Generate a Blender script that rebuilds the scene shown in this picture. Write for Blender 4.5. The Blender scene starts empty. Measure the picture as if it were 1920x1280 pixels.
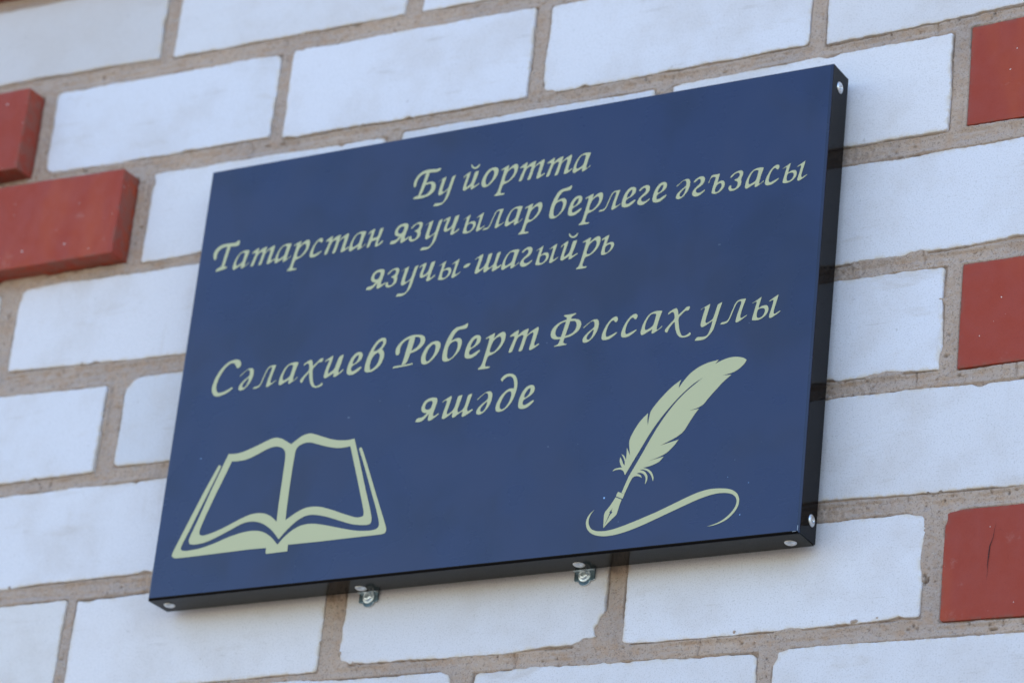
import bpy, bmesh, math, random
import numpy as np
from mathutils import Vector, Matrix
from mathutils.geometry import delaunay_2d_cdt

SC = bpy.context.scene
COL = SC.collection
UP = 2.75                      # height of the plate's centre above the ground, metres

# ---------------------------------------------------------------- camera
cam_data = bpy.data.cameras.new('camera')
cam_data.sensor_width = 36.0
cam_data.lens = 124.15
cam_data.clip_start = 0.05
cam_data.clip_end = 500.0
camera = bpy.data.objects.new('camera', cam_data)
COL.objects.link(camera)
RIGHT = Vector((0.8628124, 0.4943505, 0.1056994))
DOWN = Vector((-0.1159859, 0.3970963, -0.9104185))
FWD = Vector((-0.4920387, 0.7732607, 0.3999573))
m = Matrix((RIGHT, -DOWN, -FWD)).transposed().to_4x4()
m.translation = Vector((1.4393236, -2.2539803, -1.1533767 + UP))
camera.matrix_world = m
cam_data.dof.use_dof = True
cam_data.dof.focus_distance = 2.70
cam_data.dof.aperture_fstop = 7.1
SC.camera = camera

# ---------------------------------------------------------------- sky and sun
SUN_EL, SUN_AZ = math.radians(42), math.radians(-50)     # the sun stands behind the wall, which is in its own shade
world = bpy.data.worlds.new('World')
SC.world = world
world.use_nodes = True
wn = world.node_tree.nodes
bg = wn['Background']
sky = wn.new('ShaderNodeTexSky')
sky.sky_type = 'NISHITA'
sky.sun_disc = False
sky.sun_elevation = SUN_EL
sky.sun_rotation = SUN_AZ
sky.air_density = 1.0
sky.dust_density = 0.6
sky.ozone_density = 2.0
world.node_tree.links.new(sky.outputs[0], bg.inputs[0])
bg.inputs[1].default_value = 0.12
sun_data = bpy.data.lights.new('sun', 'SUN')
sun_data.energy = 3.0
sun_data.angle = math.radians(0.5)
sun_data.color = (1.0, 0.94, 0.86)
sun = bpy.data.objects.new('sun', sun_data)
COL.objects.link(sun)
sd = Vector((math.sin(SUN_AZ) * math.cos(SUN_EL), math.cos(SUN_AZ) * math.cos(SUN_EL), math.sin(SUN_EL)))
sun.rotation_euler = sd.to_track_quat('Z', 'Y').to_euler()
sun.location = (0, 6, 9)

SC.view_settings.view_transform = 'Standard'
SC.view_settings.look = 'None'
SC.view_settings.exposure = 2.0
SC.view_settings.gamma = 1.0

# ---------------------------------------------------------------- small helpers
def link(name, me, mat=None, parent=None, **props):
    o = bpy.data.objects.new(name, me)
    COL.objects.link(o)
    if mat and me is not None:
        me.materials.append(mat)
    if parent:
        o.parent = parent
    for k, v in props.items():
        o[k] = v
    return o

def mesh_np(name, verts, faces):
    me = bpy.data.meshes.new(name)
    me.from_pydata([tuple(v) for v in verts], [], faces)
    me.update()
    return me

class Mat:
    def __init__(s, name, rough=0.6, metal=0.0, spec=0.5):
        s.m = bpy.data.materials.new(name)
        s.m.use_nodes = True
        s.t = s.m.node_tree
        s.b = s.t.nodes['Principled BSDF']
        s.b.inputs['Roughness'].default_value = rough
        s.b.inputs['Metallic'].default_value = metal
        s.b.inputs['Specular IOR Level'].default_value = spec
        s.x = s.t.nodes.new('ShaderNodeTexCoord').outputs['Object']
    def n(s, typ, **kw):
        nd = s.t.nodes.new(typ)
        for k, v in kw.items():
            if hasattr(nd, k):
                setattr(nd, k, v)
            else:
                nd.inputs[k].default_value = v
        return nd
    def l(s, a, b):
        s.t.links.new(a, b)
    def vec(s, scale=(1, 1, 1), offset=None):
        mp = s.n('ShaderNodeMapping')
        mp.inputs['Scale'].default_value = scale
        s.l(s.x, mp.inputs[0])
        if offset is not None:
            s.l(offset, mp.inputs['Location'])
        return mp.outputs[0]
    def noise(s, scale, detail=3, rough=0.55, vec=None, dist=0.0):
        nd = s.n('ShaderNodeTexNoise')
        nd.inputs['Scale'].default_value = scale
        nd.inputs['Detail'].default_value = detail
        nd.inputs['Roughness'].default_value = rough
        nd.inputs['Distortion'].default_value = dist
        s.l(vec if vec is not None else s.x, nd.inputs['Vector'])
        return nd.outputs[0]
    def ramp(s, f, a, b, va=0.0, vb=1.0):
        nd = s.n('ShaderNodeMapRange', interpolation_type='SMOOTHSTEP')
        nd.inputs[1].default_value = a
        nd.inputs[2].default_value = b
        nd.inputs[3].default_value = va
        nd.inputs[4].default_value = vb
        s.l(f, nd.inputs[0])
        return nd.outputs[0]
    def math(s, op, a, b=None):
        nd = s.n('ShaderNodeMath', operation=op)
        for i, v in enumerate((a, b)):
            if v is None:
                continue
            if isinstance(v, (int, float)):
                nd.inputs[i].default_value = v
            else:
                s.l(v, nd.inputs[i])
        return nd.outputs[0]
    def mix(s, f, a, b, mode='MIX'):
        nd = s.n('ShaderNodeMix', data_type='RGBA', blend_type=mode)
        for i, v in ((0, f), (6, a), (7, b)):
            if isinstance(v, (int, float)):
                nd.inputs[i].default_value = v
            elif isinstance(v, tuple):
                nd.inputs[i].default_value = (*v, 1.0) if len(v) == 3 else v
            else:
                s.l(v, nd.inputs[i])
        return nd.outputs[2]
    def color(s, c):
        if isinstance(c, tuple):
            s.b.inputs['Base Color'].default_value = (*c, 1.0)
        else:
            s.l(c, s.b.inputs['Base Color'])
    def bump(s, h, dist, strength=1.0, prev=None):
        nd = s.n('ShaderNodeBump')
        nd.inputs['Strength'].default_value = strength
        nd.inputs['Distance'].default_value = dist
        s.l(h, nd.inputs['Height'])
        if prev is not None:
            s.l(prev, nd.inputs['Normal'])
        s.l(nd.outputs[0], s.b.inputs['Normal'])
        return nd.outputs[0]

# ---------------------------------------------------------------- materials
def brick_material(name, base, dirt, rim, grain_amt, rough, glossy=False):
    M = Mat(name, rough, spec=0.28 if glossy else 0.4)
    info = M.n('ShaderNodeObjectInfo')
    rnd = M.n('ShaderNodeCombineXYZ')
    M.l(M.math('MULTIPLY', info.outputs['Random'], 37.0), rnd.inputs[0])
    M.l(M.math('MULTIPLY', info.outputs['Random'], 91.0), rnd.inputs[2])
    v = M.vec((1, 1, 1), rnd.outputs[0])
    vh = M.vec((0.25, 1, 1), rnd.outputs[0])
    vv = M.vec((1, 1, 0.3), rnd.outputs[0])
    edge = M.n('ShaderNodeAttribute', attribute_name='rim').outputs['Fac']
    c = M.mix(1.0, base, info.outputs['Color'], 'MULTIPLY')
    # broad cloudy tone, streaks left by the mason's sponge, small marks
    cloud = M.noise(14, 4, 0.6, v)
    c = M.mix(M.ramp(cloud, 0.42, 0.70, 0, 0.30), c, dirt)
    st = M.noise(30, 5, 0.65, vh, 0.4)
    c = M.mix(M.ramp(st, 0.58, 0.74, 0, 0.5), c, dirt)
    scr = M.noise(90, 4, 0.7, M.vec((0.10, 1, 1), rnd.outputs[0]), 0.2)
    c = M.mix(M.math('MULTIPLY', M.ramp(scr, 0.60, 0.70, 0, 0.38), M.ramp(cloud, 0.42, 0.62)), c, tuple(x * 0.8 for x in dirt))
    st2 = M.noise(24, 4, 0.6, vv, 0.6)
    c = M.mix(M.ramp(st2, 0.62, 0.78, 0, 0.30), c, dirt)
    marks = M.noise(150, 2, 0.5, v)
    c = M.mix(M.ramp(marks, 0.70, 0.76, 0, 0.30), c, tuple(x * 0.55 for x in dirt))
    speck = M.noise(780, 3, 0.7, v)
    c = M.mix(M.ramp(speck, 0.48, 0.74, 0, grain_amt), c, tuple(x * 0.35 for x in dirt))
    if glossy:
        band = M.noise(16, 3, 0.6, M.vec((1, 1, 0.25), rnd.outputs[0]))
        c = M.mix(M.ramp(band, 0.46, 0.66, 0, 0.6), c, (0.42, 0.075, 0.026))
        white = M.noise(260, 1, 0.5, v)
        c = M.mix(M.ramp(white, 0.775, 0.80, 0, 0.8), c, (0.75, 0.72, 0.66))
        lime = M.noise(34, 5, 0.7, v)
        c = M.mix(M.ramp(lime, 0.60, 0.80, 0, 0.25), c, (0.60, 0.45, 0.40))
    # mortar film round the rim
    er = M.noise(110, 3, 0.6, v)
    ef = M.math('MULTIPLY', edge, M.ramp(er, 0.35, 0.62, 0.0, 1.0))
    c = M.mix(M.ramp(ef, 0.05, 0.9, 0, 0.7), c, rim)
    M.color(c)
    fine = M.noise(900, 3, 0.7, v)
    mid = M.noise(120, 3, 0.6, v)
    b1 = M.bump(fine, 0.00022 if not glossy else 0.00008, 0.9)
    M.bump(mid, 0.0006 if not glossy else 0.0003, 0.7, b1)
    if glossy:
        M.l(M.ramp(M.noise(60, 3, 0.6, v), 0.3, 0.7, rough - 0.08, rough + 0.12), M.b.inputs['Roughness'])
    return M.m

white_mat = brick_material('white_silicate_brick', (0.730, 0.695, 0.725), (0.52, 0.44, 0.39), (0.62, 0.52, 0.42), 0.34, 0.85)
red_mat = brick_material('red_clay_brick', (0.34, 0.050, 0.028), (0.30, 0.050, 0.034), (0.24, 0.085, 0.06), 0.22, 0.62, True)

def mortar_material():
    M = Mat('sand_mortar', 0.92, spec=0.3)
    c = M.mix(M.ramp(M.noise(9, 4, 0.6), 0.35, 0.7), (0.53, 0.395, 0.315), (0.44, 0.34, 0.29))
    c = M.mix(M.ramp(M.noise(55, 4, 0.65), 0.45, 0.70, 0, 0.7), c, (0.47, 0.31, 0.215))
    c = M.mix(M.ramp(M.noise(38, 5, 0.7, M.vec((0.4, 1, 1))), 0.60, 0.76, 0, 0.75), c, (0.52, 0.47, 0.43))
    sand = M.noise(700, 2, 0.6)
    c = M.mix(M.ramp(sand, 0.55, 0.67, 0, 0.62), c, (0.20, 0.15, 0.12))
    c = M.mix(M.ramp(M.noise(520, 2, 0.6, M.vec((1, 1, 1.3))), 0.66, 0.72, 0, 0.6), c, (0.62, 0.55, 0.47))
    dep = M.n('ShaderNodeAttribute', attribute_name='pit').outputs['Fac']
    c = M.mix(M.math('MULTIPLY', dep, 0.75), c, (0.14, 0.10, 0.075))
    M.color(c)
    b1 = M.bump(M.noise(420, 4, 0.7), 0.0018, 0.9)
    M.bump(M.noise(140, 3, 0.6), 0.0016, 0.6, b1)
    return M.m
mortar_mat = mortar_material()

def core_material():
    M = Mat('far_masonry', 0.9)
    sep = M.n('ShaderNodeSeparateXYZ'); M.l(M.x, sep.inputs[0])
    cmb = M.n('ShaderNodeCombineXYZ'); M.l(sep.outputs[0], cmb.inputs[0]); M.l(sep.outputs[2], cmb.inputs[1])
    br = M.n('ShaderNodeTexBrick')
    br.inputs['Scale'].default_value = 1.0
    br.inputs['Brick Width'].default_value = 0.266
    br.inputs['Row Height'].default_value = 0.102
    br.inputs['Mortar Size'].default_value = 0.008
    br.inputs['Color1'].default_value = (0.72, 0.70, 0.68, 1)
    br.inputs['Color2'].default_value = (0.66, 0.63, 0.60, 1)
    br.inputs['Mortar'].default_value = (0.40, 0.32, 0.26, 1)
    M.l(cmb.outputs[0], br.inputs['Vector'])
    M.color(br.outputs[0])
    return M.m
core_mat = core_material()

def ground_material():
    M = Mat('dry_ground', 0.95)
    c = M.mix(M.noise(0.7, 5, 0.6), (0.26, 0.21, 0.155), (0.20, 0.18, 0.13))
    c = M.mix(M.ramp(M.noise(6, 5, 0.6), 0.5, 0.7), c, (0.11, 0.13, 0.06))
    M.color(c)
    M.bump(M.noise(25, 5, 0.7), 0.02, 0.6)
    return M.m

def plate_material(name, base, r0, r1, spec, ior=1.5):
    M = Mat(name, r0)
    M.b.inputs['IOR'].default_value = ior
    # old finger marks and wiped dust: patches of other gloss and a faint film
    sm = M.noise(16, 2, 0.45, M.vec((1, 1, 0.9)), 0.2)
    br = M.noise(260, 3, 0.6, M.vec((0.04, 1, 1)))
    M.l(M.math('ADD', M.ramp(sm, 0.35, 0.7, r0, r1), M.ramp(br, 0.3, 0.7, -0.006, 0.006)), M.b.inputs['Roughness'])
    film = M.noise(12, 3, 0.55, M.vec((1, 1, 0.8)), 0.3)
    c = M.mix(M.ramp(film, 0.42, 0.72, 0, 1), base, tuple(x * 0.70 for x in base))
    fleck = M.noise(330, 1, 0.4)
    c = M.mix(M.ramp(fleck, 0.84, 0.86, 0, 0.5), c, (0.25, 0.30, 0.38))
    M.color(c)
    M.b.inputs['Specular IOR Level'].default_value = spec
    return M.m
navy_mat = plate_material('navy_film', (0.0112, 0.0215, 0.073), 0.26, 0.42, 0.5)
rim_mat = plate_material('dark_enamel', (0.0035, 0.0028, 0.0035), 0.08, 0.13, 0.5, 1.19)
bend_mat = plate_material('navy_film_bend', (0.012, 0.018, 0.050), 0.20, 0.30, 0.5)

def letter_material():
    M = Mat('pale_gold_film', 0.42, 0.15)
    M.color((0.49, 0.458, 0.25))
    return M.m
gold_mat = letter_material()

def metal(name, col, rough, r2=None):
    M = Mat(name, rough, 1.0)
    M.color(M.mix(M.ramp(M.noise(300, 3, 0.6), 0.35, 0.7), col, tuple(x * 0.72 for x in col)))
    M.l(M.ramp(M.noise(200, 2, 0.5), 0.3, 0.7, rough, r2 or rough + 0.15), M.b.inputs['Roughness'])
    return M.m
alu_mat = metal('aluminium', (0.82, 0.82, 0.82), 0.28)
zinc_mat = metal('blue_zinc', (0.21, 0.29, 0.34), 0.30)
screw_mat = metal('bright_zinc', (0.88, 0.94, 0.98), 0.26)
screw_mat.node_tree.nodes['Principled BSDF'].inputs['Metallic'].default_value = 0.8
def plain(name, c, r):
    M = Mat(name, r); M.color(c); return M.m
dark_mat = plain('dark_steel', (0.03, 0.03, 0.03), 0.5)
crack_mat = plain('crack_shadow', (0.03, 0.012, 0.01), 0.9)
speck_mat = plain('pale_blue_speck', (0.25, 0.42, 0.70), 0.6)

# ---------------------------------------------------------------- the brick wall
PITCH, ZTOP, BH = 0.10194, 0.43564, 0.0866
def ztop(c): return ZTOP - c * PITCH
def zbot(c): return ZTOP - c * PITCH - BH
# course -> list of (x0, x1, colour, proud, {corner shifts in mm: bl br tl tr (z) and xl/xr lean}, tint)
W, R = 'w', 'r'
BR = []
def brick(c, x0, x1, col=W, proud=0.0, tl=0, tr=0, bl=0, br=0, lean=0.0, tint=(1, 1, 1), rad=3.0, rough=1.0, ch=()):
    BR.append(dict(c=c, x0=x0 / 1e3, x1=x1 / 1e3, col=col, proud=proud / 1e3,
                   tl=ztop(c) + tl / 1e3, tr=ztop(c) + tr / 1e3, bl=zbot(c) + bl / 1e3, br=zbot(c) + br / 1e3,
                   lean=lean / 1e3, tint=tint, rad=rad / 1e3, rough=rough, ch=ch))
brick(-2, -790, -541); brick(-2, -527, -277); brick(-2, -262, -12); brick(-2, 4, 254); brick(-2, 271, 521); brick(-2, 536, 786)
brick(-1, -665, -415, R, 20); brick(-1, -400, -150); brick(-1, -134, 116); brick(-1, 133, 384); brick(-1, 401, 651)
brick(0, -934, -682); brick(0, -665, -414.5, tl=2, tr=1, bl=8, br=3.5, tint=(0.85, 0.82, 0.78), rad=2); brick(0, -397.5, -146.8, bl=1, br=0.5, rad=2)
brick(0, -129, 121, bl=.3); brick(0, 137, 387); brick(0, 402, 652)
brick(1, -793, -543.5, R, 20, tl=1.5, tr=0, bl=2.5, br=2.5, rad=1.2); brick(1, -526.5, -274.8, tl=2, tr=-2, bl=3.7, br=.7, rad=5)
brick(1, -260.2, -9.2, tl=-.7, tr=-3, bl=-3.7, br=-4.3, tint=(0.99, 1, 1.02), rad=3.5); brick(1, 6, 256.5, ch=((6, 243, 14, 3),), tl=-4.6, tr=-1, bl=-3.4, br=-.5, rad=3.5)
brick(1, 273, 523, tl=-1, tr=5, bl=-4, br=5.5, rad=2, rough=1.4)
brick(2, -665, -415, R, 20, tl=2, tr=-2.5, bl=-1, br=0, rad=1.5); brick(2, -396, -148.2, tl=-1.7, tr=-4.5, bl=-4, br=-2, tint=(.985, .985, .985), rad=3)
brick(2, -131, 117, tl=-1.9, tr=-2.8, rad=3); brick(2, 133.3, 386, tl=-2.1, tr=2.3, bl=0, br=1.4, rad=1.8, rough=1.3)
brick(2, 401.8, 652, R, 0, tl=4.8, tr=14, bl=3.5, br=2, rad=0.8, rough=0.5)
brick(3, -790, -552, bl=6, br=7); brick(3, -529, -279, tl=4.6, tr=0, bl=7, br=0, tint=(.97, .97, .975), rad=4, ch=((-529, 138, 26, 4),)); brick(3, -265, -15); brick(3, -1, 249)
brick(3, 263, 513, tl=-1.5, tr=.5, bl=-2.5, br=1, rad=2, rough=1.5, ch=((366, 42, 9, 2.2), (330, 41, 20, 1)))
brick(4, -662, -411, tl=2, tr=-5.5, bl=-2, br=-.8, rad=2); brick(4, -390.4, -140, tl=-1, bl=2.1, br=1, tint=(.92, .93, .93), rad=5, ch=((-391, 27, 14, 4),))
brick(4, -125, 125); brick(4, 140, 391.4, tl=-.3, tr=-.8, bl=1.8, br=-.6, rad=2.2, rough=1.4, ch=((345, -59, 16, 1.5), (392, -50, 10, 2))); brick(4, 406.5, 656, R, 0, tl=-1.3, tr=2, bl=-2.4, br=0, rad=.8, rough=.5)
brick(5, -534, -285, tl=.4, tr=.7, bl=-1.2, br=.6); brick(5, -270, -20); brick(5, -5, 245); brick(5, -792, -549); brick(5, 262, 512, tl=.8, tr=-1.8, bl=2, br=-2.2, rad=2, rough=1.2)
brick(6, -668, -417.4, tl=-1.5, tr=-3, bl=-2, br=-2, tint=(.95, .94, .91), rad=2); brick(6, -405.3, -147.3, tl=-4, tr=-1, bl=-2.5, br=-.6, rad=2.5)
brick(6, -126, 119.5, tl=0, tr=1, bl=2.6, br=2.5, lean=-.8, rad=2.5, rough=1.6, tint=(.98, .975, .97), ch=((118, -259, 26, 7), (-125, -260, 9, 3))); brick(6, 135.5, 387.5, tl=0, tr=-.4, bl=1, br=1.6, rad=3, rough=1.3, ch=((387, -176, 13, 3.5), (388, -212, 22, 1.8), (280, -262, 12, 1.2)))
brick(6, 404.4, 655, R, 0, tl=-1.3, tr=-1.5, bl=-2.5, br=-6, rad=2.5, rough=.6, ch=((404, -177, 12, 2.5),))
brick(7, -529, -283, tl=4); brick(7, -267, -15, tl=7, tr=5, rad=2.5, rough=1.5, ch=((-15, -272, 12, 3),)); brick(7, 4.6, 256, tl=2.5, tr=-.4, rad=4, rough=1.6); brick(7, 269.6, 520, tl=.9, tr=-.8, rad=5, rough=1.0, ch=((269, -277, 13, 4),)); brick(7, 536, 786)
brick(8, -662, -415); brick(8, -400, -150); brick(8, -134, 116); brick(8, 133, 384); brick(8, 400, 650, R)
brick(5, 528, 778); brick(3, 528, 778); brick(1, 538, 788)
brick(9, -529, -280); brick(9, -264, -14); brick(9, 2, 252); brick(9, 268, 518); brick(9, 534, 784)
brick(8, -930, -679); brick(6, -930, -683); brick(4, -930, -677); brick(2, -930, -681); brick(-1, -930, -680); brick(7, -792, -545); brick(9, -792, -545)

wall = link('brick_wall', None, label='outside wall of white bricks with a few red ones, in shade behind the plaque', category='wall')
wall.location = (0, 0, 0)

def fnoise(rng, n, octs):
    """periodic 1-D noise round a brick's outline"""
    t = np.arange(n) / n * 2 * np.pi
    out = np.zeros(n)
    for k, a in octs:
        for j in range(3):
            kk = max(1, int(k * rng.uniform(0.6, 1.5)))
            out += a / 1.7 * np.sin(kk * t + rng.uniform(0, 6.28))
    return out

def make_brick(b, idx):
    rng = np.random.RandomState(idx * 17 + 5)
    r = b['rad']
    cs = [(b['x0'] + b['lean'], b['bl']), (b['x1'] + b['lean'], b['br']), (b['x1'] - b['lean'], b['tr']), (b['x0'] - b['lean'], b['tl'])]
    pts = []
    nrm = []
    step = 0.0022
    for i in range(4):
        p0 = np.array(cs[i]); p1 = np.array(cs[(i + 1) % 4]); pm = np.array(cs[i - 1])
        d = (p1 - p0) / np.linalg.norm(p1 - p0); dp = (p0 - pm) / np.linalg.norm(p0 - pm)
        ri = r * rng.uniform(0.6, 1.5)
        cc = p0 - dp * ri + d * ri
        for k in range(6):                       # rounded corner
            a = k / 5 * math.pi / 2
            pts.append(cc + dp * ri * math.sin(a) - d * ri * math.cos(a))
        ln = np.linalg.norm(p1 - p0)
        n = int((ln - 2 * ri) / step)
        for k in range(1, n):
            pts.append(p0 + d * (ri + (ln - 2.5 * ri) * k / n))
    P = np.array(pts)
    n = len(P)
    T = np.roll(P, -1, 0) - np.roll(P, 1, 0)
    T /= np.linalg.norm(T, axis=1)[:, None]
    N = np.stack([-T[:, 1], T[:, 0]], 1)         # inward for a counter-clockwise outline
    white = b['col'] == W
    q = b['rough'] * (1.0 if white else 0.6)
    off = fnoise(rng, n, [(3, .0005 * q), (9, .0004 * q), (30, .00016 * q), (80, .00010 * q), (150, .00008 * q)]) * (1 if white else .6)
    # chips
    for k in range(rng.randint(1, 5) if white else rng.randint(0, 2)):
        c0 = rng.randint(n); w = rng.uniform(1.2, 4.5); a = rng.uniform(.0006, .0022) * min(q, 1.5)
        dd = np.minimum(np.abs(np.arange(n) - c0), n - np.abs(np.arange(n) - c0))
        off += a * np.clip(1 - (dd / w) ** 2, 0, 1)
    off = off - off.mean() * .5
    for cx_, cz_, cr_, cd_ in b['ch']:
        dd = np.hypot(P[:, 0] - cx_ / 1e3, P[:, 1] - cz_ / 1e3) / (cr_ / 1e3)
        wgt = np.clip(1 - dd ** 2, 0, 1)
        if wgt.sum() > 0:
            dr = (N * wgt[:, None]).sum(0); dr /= np.linalg.norm(dr)
            P = P + dr * (cd_ / 1e3 * wgt * (1 + .12 * np.sin(np.arange(n) * 1.1) + .1 * np.sin(np.arange(n) * .47)))[:, None]
    yf = -b['proud']
    rr = rng.uniform(.0005, .0010) * (1 if white else .6)
    rings = [(0, yf + .035, 1.0), (0, yf + rr * 1.4, 1.0), (rr * .35, yf + rr * .35, 1.0), (rr, yf + .00005, .75), (rr + .0022, yf, .3), (rr + .0060, yf - .00005, 0.0)]
    rings2 = []
    V = []; A = []
    for k, (o, y, a) in enumerate(rings):
        f = 1.0 if k < 4 else .5
        mid = P.mean(0); half = (P.max(0) - P.min(0)) / 2
        Q = mid + (P - mid) * (1 - o / half) + N * (off * (f if k < 5 else 0))[:, None]
        V += [(x, y, z) for x, z in Q]
        A += [a] * n
    F = []
    for k in range(len(rings) - 1):
        for i in range(n):
            j = (i + 1) % n
            F.append((k * n + i, k * n + j, (k + 1) * n + j, (k + 1) * n + i))
    # the face: a loose net of points inside the last ring, very slightly uneven
    b0 = (len(rings) - 1) * n
    ring = [(V[b0 + i][0], V[b0 + i][2]) for i in range(n)]
    gs = .011
    lo = np.min(ring, 0) + gs * .7; hi = np.max(ring, 0) - gs * .7
    net = [(x, z) for x in np.arange(lo[0], hi[0] + 1e-6, (hi[0] - lo[0]) / max(1, round((hi[0] - lo[0]) / gs)))
           for z in np.arange(lo[1], hi[1] + 1e-6, (hi[1] - lo[1]) / max(1, round((hi[1] - lo[1]) / gs)))]
    cdt = delaunay_2d_cdt([Vector(p) for p in ring + net], [(i, (i + 1) % n) for i in range(n)], [], 1, 1e-7)
    if len(cdt[0]) == n + len(net) and all(len(o) == 1 and o[0] == i for i, o in enumerate(cdt[3])):
        for x, z in net:
            V.append((x, yf - .0001 + rng.uniform(-.00012, .00012), z)); A.append(0.0)
        for t in cdt[2]:
            F.append(tuple(b0 + i for i in t))
    else:
        print('plain cap', idx)
        F.append(tuple(range(b0, b0 + n)))
    me = mesh_np('brick', V, F)
    at = me.attributes.new('rim', 'FLOAT', 'POINT')
    at.data.foreach_set('value', A)
    sm = [True] * len(F)
    me.polygons.foreach_set('use_smooth', sm)
    o = link('brick', me, white_mat if white else red_mat, wall)
    # each stands a little in or out, a touch skew
    cx = (b['x0'] + b['x1']) / 2; cz = (b['bl'] + b['tr']) / 2
    for v in me.vertices:
        v.co.x -= cx; v.co.z -= cz
    o.location = (cx, rng.uniform(-.0006, .0009), cz + UP)
    o.rotation_euler = (rng.uniform(-.004, .004), 0, rng.uniform(-.002, .002))
    t = b['tint']; g = rng.uniform(.93, 1.02)
    u = rng.uniform(-.02, .02)
    o.color = (t[0] * g * (1 + u), t[1] * g, t[2] * g * (1 - 1.5 * u), 1)
    if not white:
        o['label'] = 'red brick standing proud of the wall' if b['proud'] else 'red brick flush with the wall'
for i, b in enumerate(BR):
    make_brick(b, i)

# mortar: one height field that fills the joints, tooled, pitted and cracked
cp = [(445.8, -191), (444.6, -197), (443.9, -203), (441.7, -209), (441.2, -216), (440.6, -223), (441.0, -230), (440.2, -236)]
cv = []
for i, (x, z) in enumerate(cp):
    w = .30 * math.sin(math.pi * (i + .3) / 7.6) * (1 + .4 * math.sin(i * 5))
    cv += [((x - w) / 1e3, 0, z / 1e3 + UP), ((x + w) / 1e3, 0, z / 1e3 + UP)]
hair = link('hairline_crack', mesh_np('hairline_crack', cv, [(2 * i, 2 * i + 1, 2 * i + 3, 2 * i + 2) for i in range(7)]), crack_mat)
host = [o for o in wall.children if o.name.startswith('brick') and abs(o.location.x - .5297) < .003 and abs(o.location.z - UP + .221) < .02][0]
hair.parent = host
bpy.context.view_layer.update()
hair.matrix_parent_inverse = host.matrix_world.inverted()
hair.location.y = host.location.y - .0005

def vnoise(x, z, s, seed):
    x = x / s; z = z / s
    xi = np.floor(x).astype(np.int64); zi = np.floor(z).astype(np.int64)
    fx = x - xi; fz = z - zi
    fx = fx * fx * (3 - 2 * fx); fz = fz * fz * (3 - 2 * fz)
    def h(a, b):
        q = (a * 374761393 + b * 668265263 + seed * 69069) & 0x7fffffff
        q = ((q ^ (q >> 13)) * 1274126177) & 0x7fffffff
        return ((q ^ (q >> 16)) & 0xffff) / 65535.0
    return (h(xi, zi) * (1 - fx) + h(xi + 1, zi) * fx) * (1 - fz) + (h(xi, zi + 1) * (1 - fx) + h(xi + 1, zi + 1) * fx) * fz
X0, X1, Z0, Z1, ST = -.93, .785, -.57, .645, .0011
xs = np.arange(X0, X1, ST); zs = np.arange(Z0, Z1, ST)
GX, GZ = np.meshgrid(xs, zs, indexing='ij')
D = np.full(GX.shape, 1.0)                       # distance outside the nearest brick, negative inside it
SIDE = np.zeros(GX.shape)                        # 1 just under a brick
HOR = np.zeros(GX.shape, bool)
for b in BR:
    i0 = max(0, int((b['x0'] - .03 - X0) / ST)); i1 = int((b['x1'] + .03 - X0) / ST)
    k0 = max(0, int((min(b['bl'], b['br']) - .03 - Z0) / ST)); k1 = int((max(b['tl'], b['tr']) + .03 - Z0) / ST)
    if i1 <= i0 or k1 <= k0:
        continue
    x = GX[i0:i1, k0:k1]; z = GZ[i0:i1, k0:k1]
    if x.size == 0:
        continue
    t = (x - b['x0']) / (b['x1'] - b['x0'])
    zb = b['bl'] + (b['br'] - b['bl']) * t; zt = b['tl'] + (b['tr'] - b['tl']) * t
    dx = np.maximum(b['x0'] - x, x - b['x1']); du = zb - z; dz = np.maximum(du, z - zt)
    d = np.where((dx > 0) & (dz > 0), np.hypot(dx, dz), np.maximum(dx, dz))
    cur = D[i0:i1, k0:k1]
    nearer = d < cur
    D[i0:i1, k0:k1] = np.where(nearer, d, cur)
    SIDE[i0:i1, k0:k1] = np.where(nearer, (du > dx) & (du > z - zt), SIDE[i0:i1, k0:k1])
    HOR[i0:i1, k0:k1] = np.where(nearer, dz > dx, HOR[i0:i1, k0:k1])
n1 = vnoise(GX, GZ, .004, 1); n2 = vnoise(GX, GZ, .012, 2); n3 = vnoise(GX, GZ, .045, 3); n4 = vnoise(GX, GZ, .0022, 4)
al = np.where(HOR, vnoise(GX, GZ + n3 * .004, .0026, 5) * .35 + vnoise(GX * .06, GZ, .0022, 6) * .65,
              vnoise(GX, GZ * .06, .0022, 7) * .65 + vnoise(GX, GZ, .0026, 8) * .35)
Y = .0002 + .0016 * n3 + .0009 * (n1 - .5) + .0009 * (n2 - .5) + .0007 * (n4 - .5) + .0024 * (al - .5)
Y += .0016 * np.clip(D / .006, 0, 1)              # slightly hollow joint
crack = np.clip(1 - np.abs(D - .0003) / .0010, 0, 1) * np.clip((vnoise(GX, GZ, .020, 9) * .75 + vnoise(GX, GZ, .005, 31) * .25 - .52 + .14 * SIDE) * 6, 0, 1)
CH = np.zeros(GX.shape, bool)
for b in BR:
    for cx_, cz_, cr_, cd_ in b['ch']:
        CH |= np.hypot(GX - cx_ / 1e3, GZ - cz_ / 1e3) < cr_ / 1e3
crack = np.where(CH, 0, crack)
Y += .0034 * crack
pit = (np.clip((vnoise(GX, GZ, .0028, 10) - .90) * 12, 0, 1) + .8 * np.clip((vnoise(GX, GZ, .006, 11) - .955) * 30, 0, 1)) * (vnoise(GX, GZ, .05, 33) > .52)
Y += .0030 * np.clip(pit, 0, 1)
# fine cross cracks
wob = vnoise(GX, GZ, .006, 12) * .004
cc = np.abs(((GX + wob) / .083) % 1 - .5) * .083
Y += .002 * np.clip(1 - cc / .0009, 0, 1) * HOR * (vnoise(GX, GZ, .06, 13) > .55) * (vnoise(GX, GZ, .01, 21) > .35)
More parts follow.
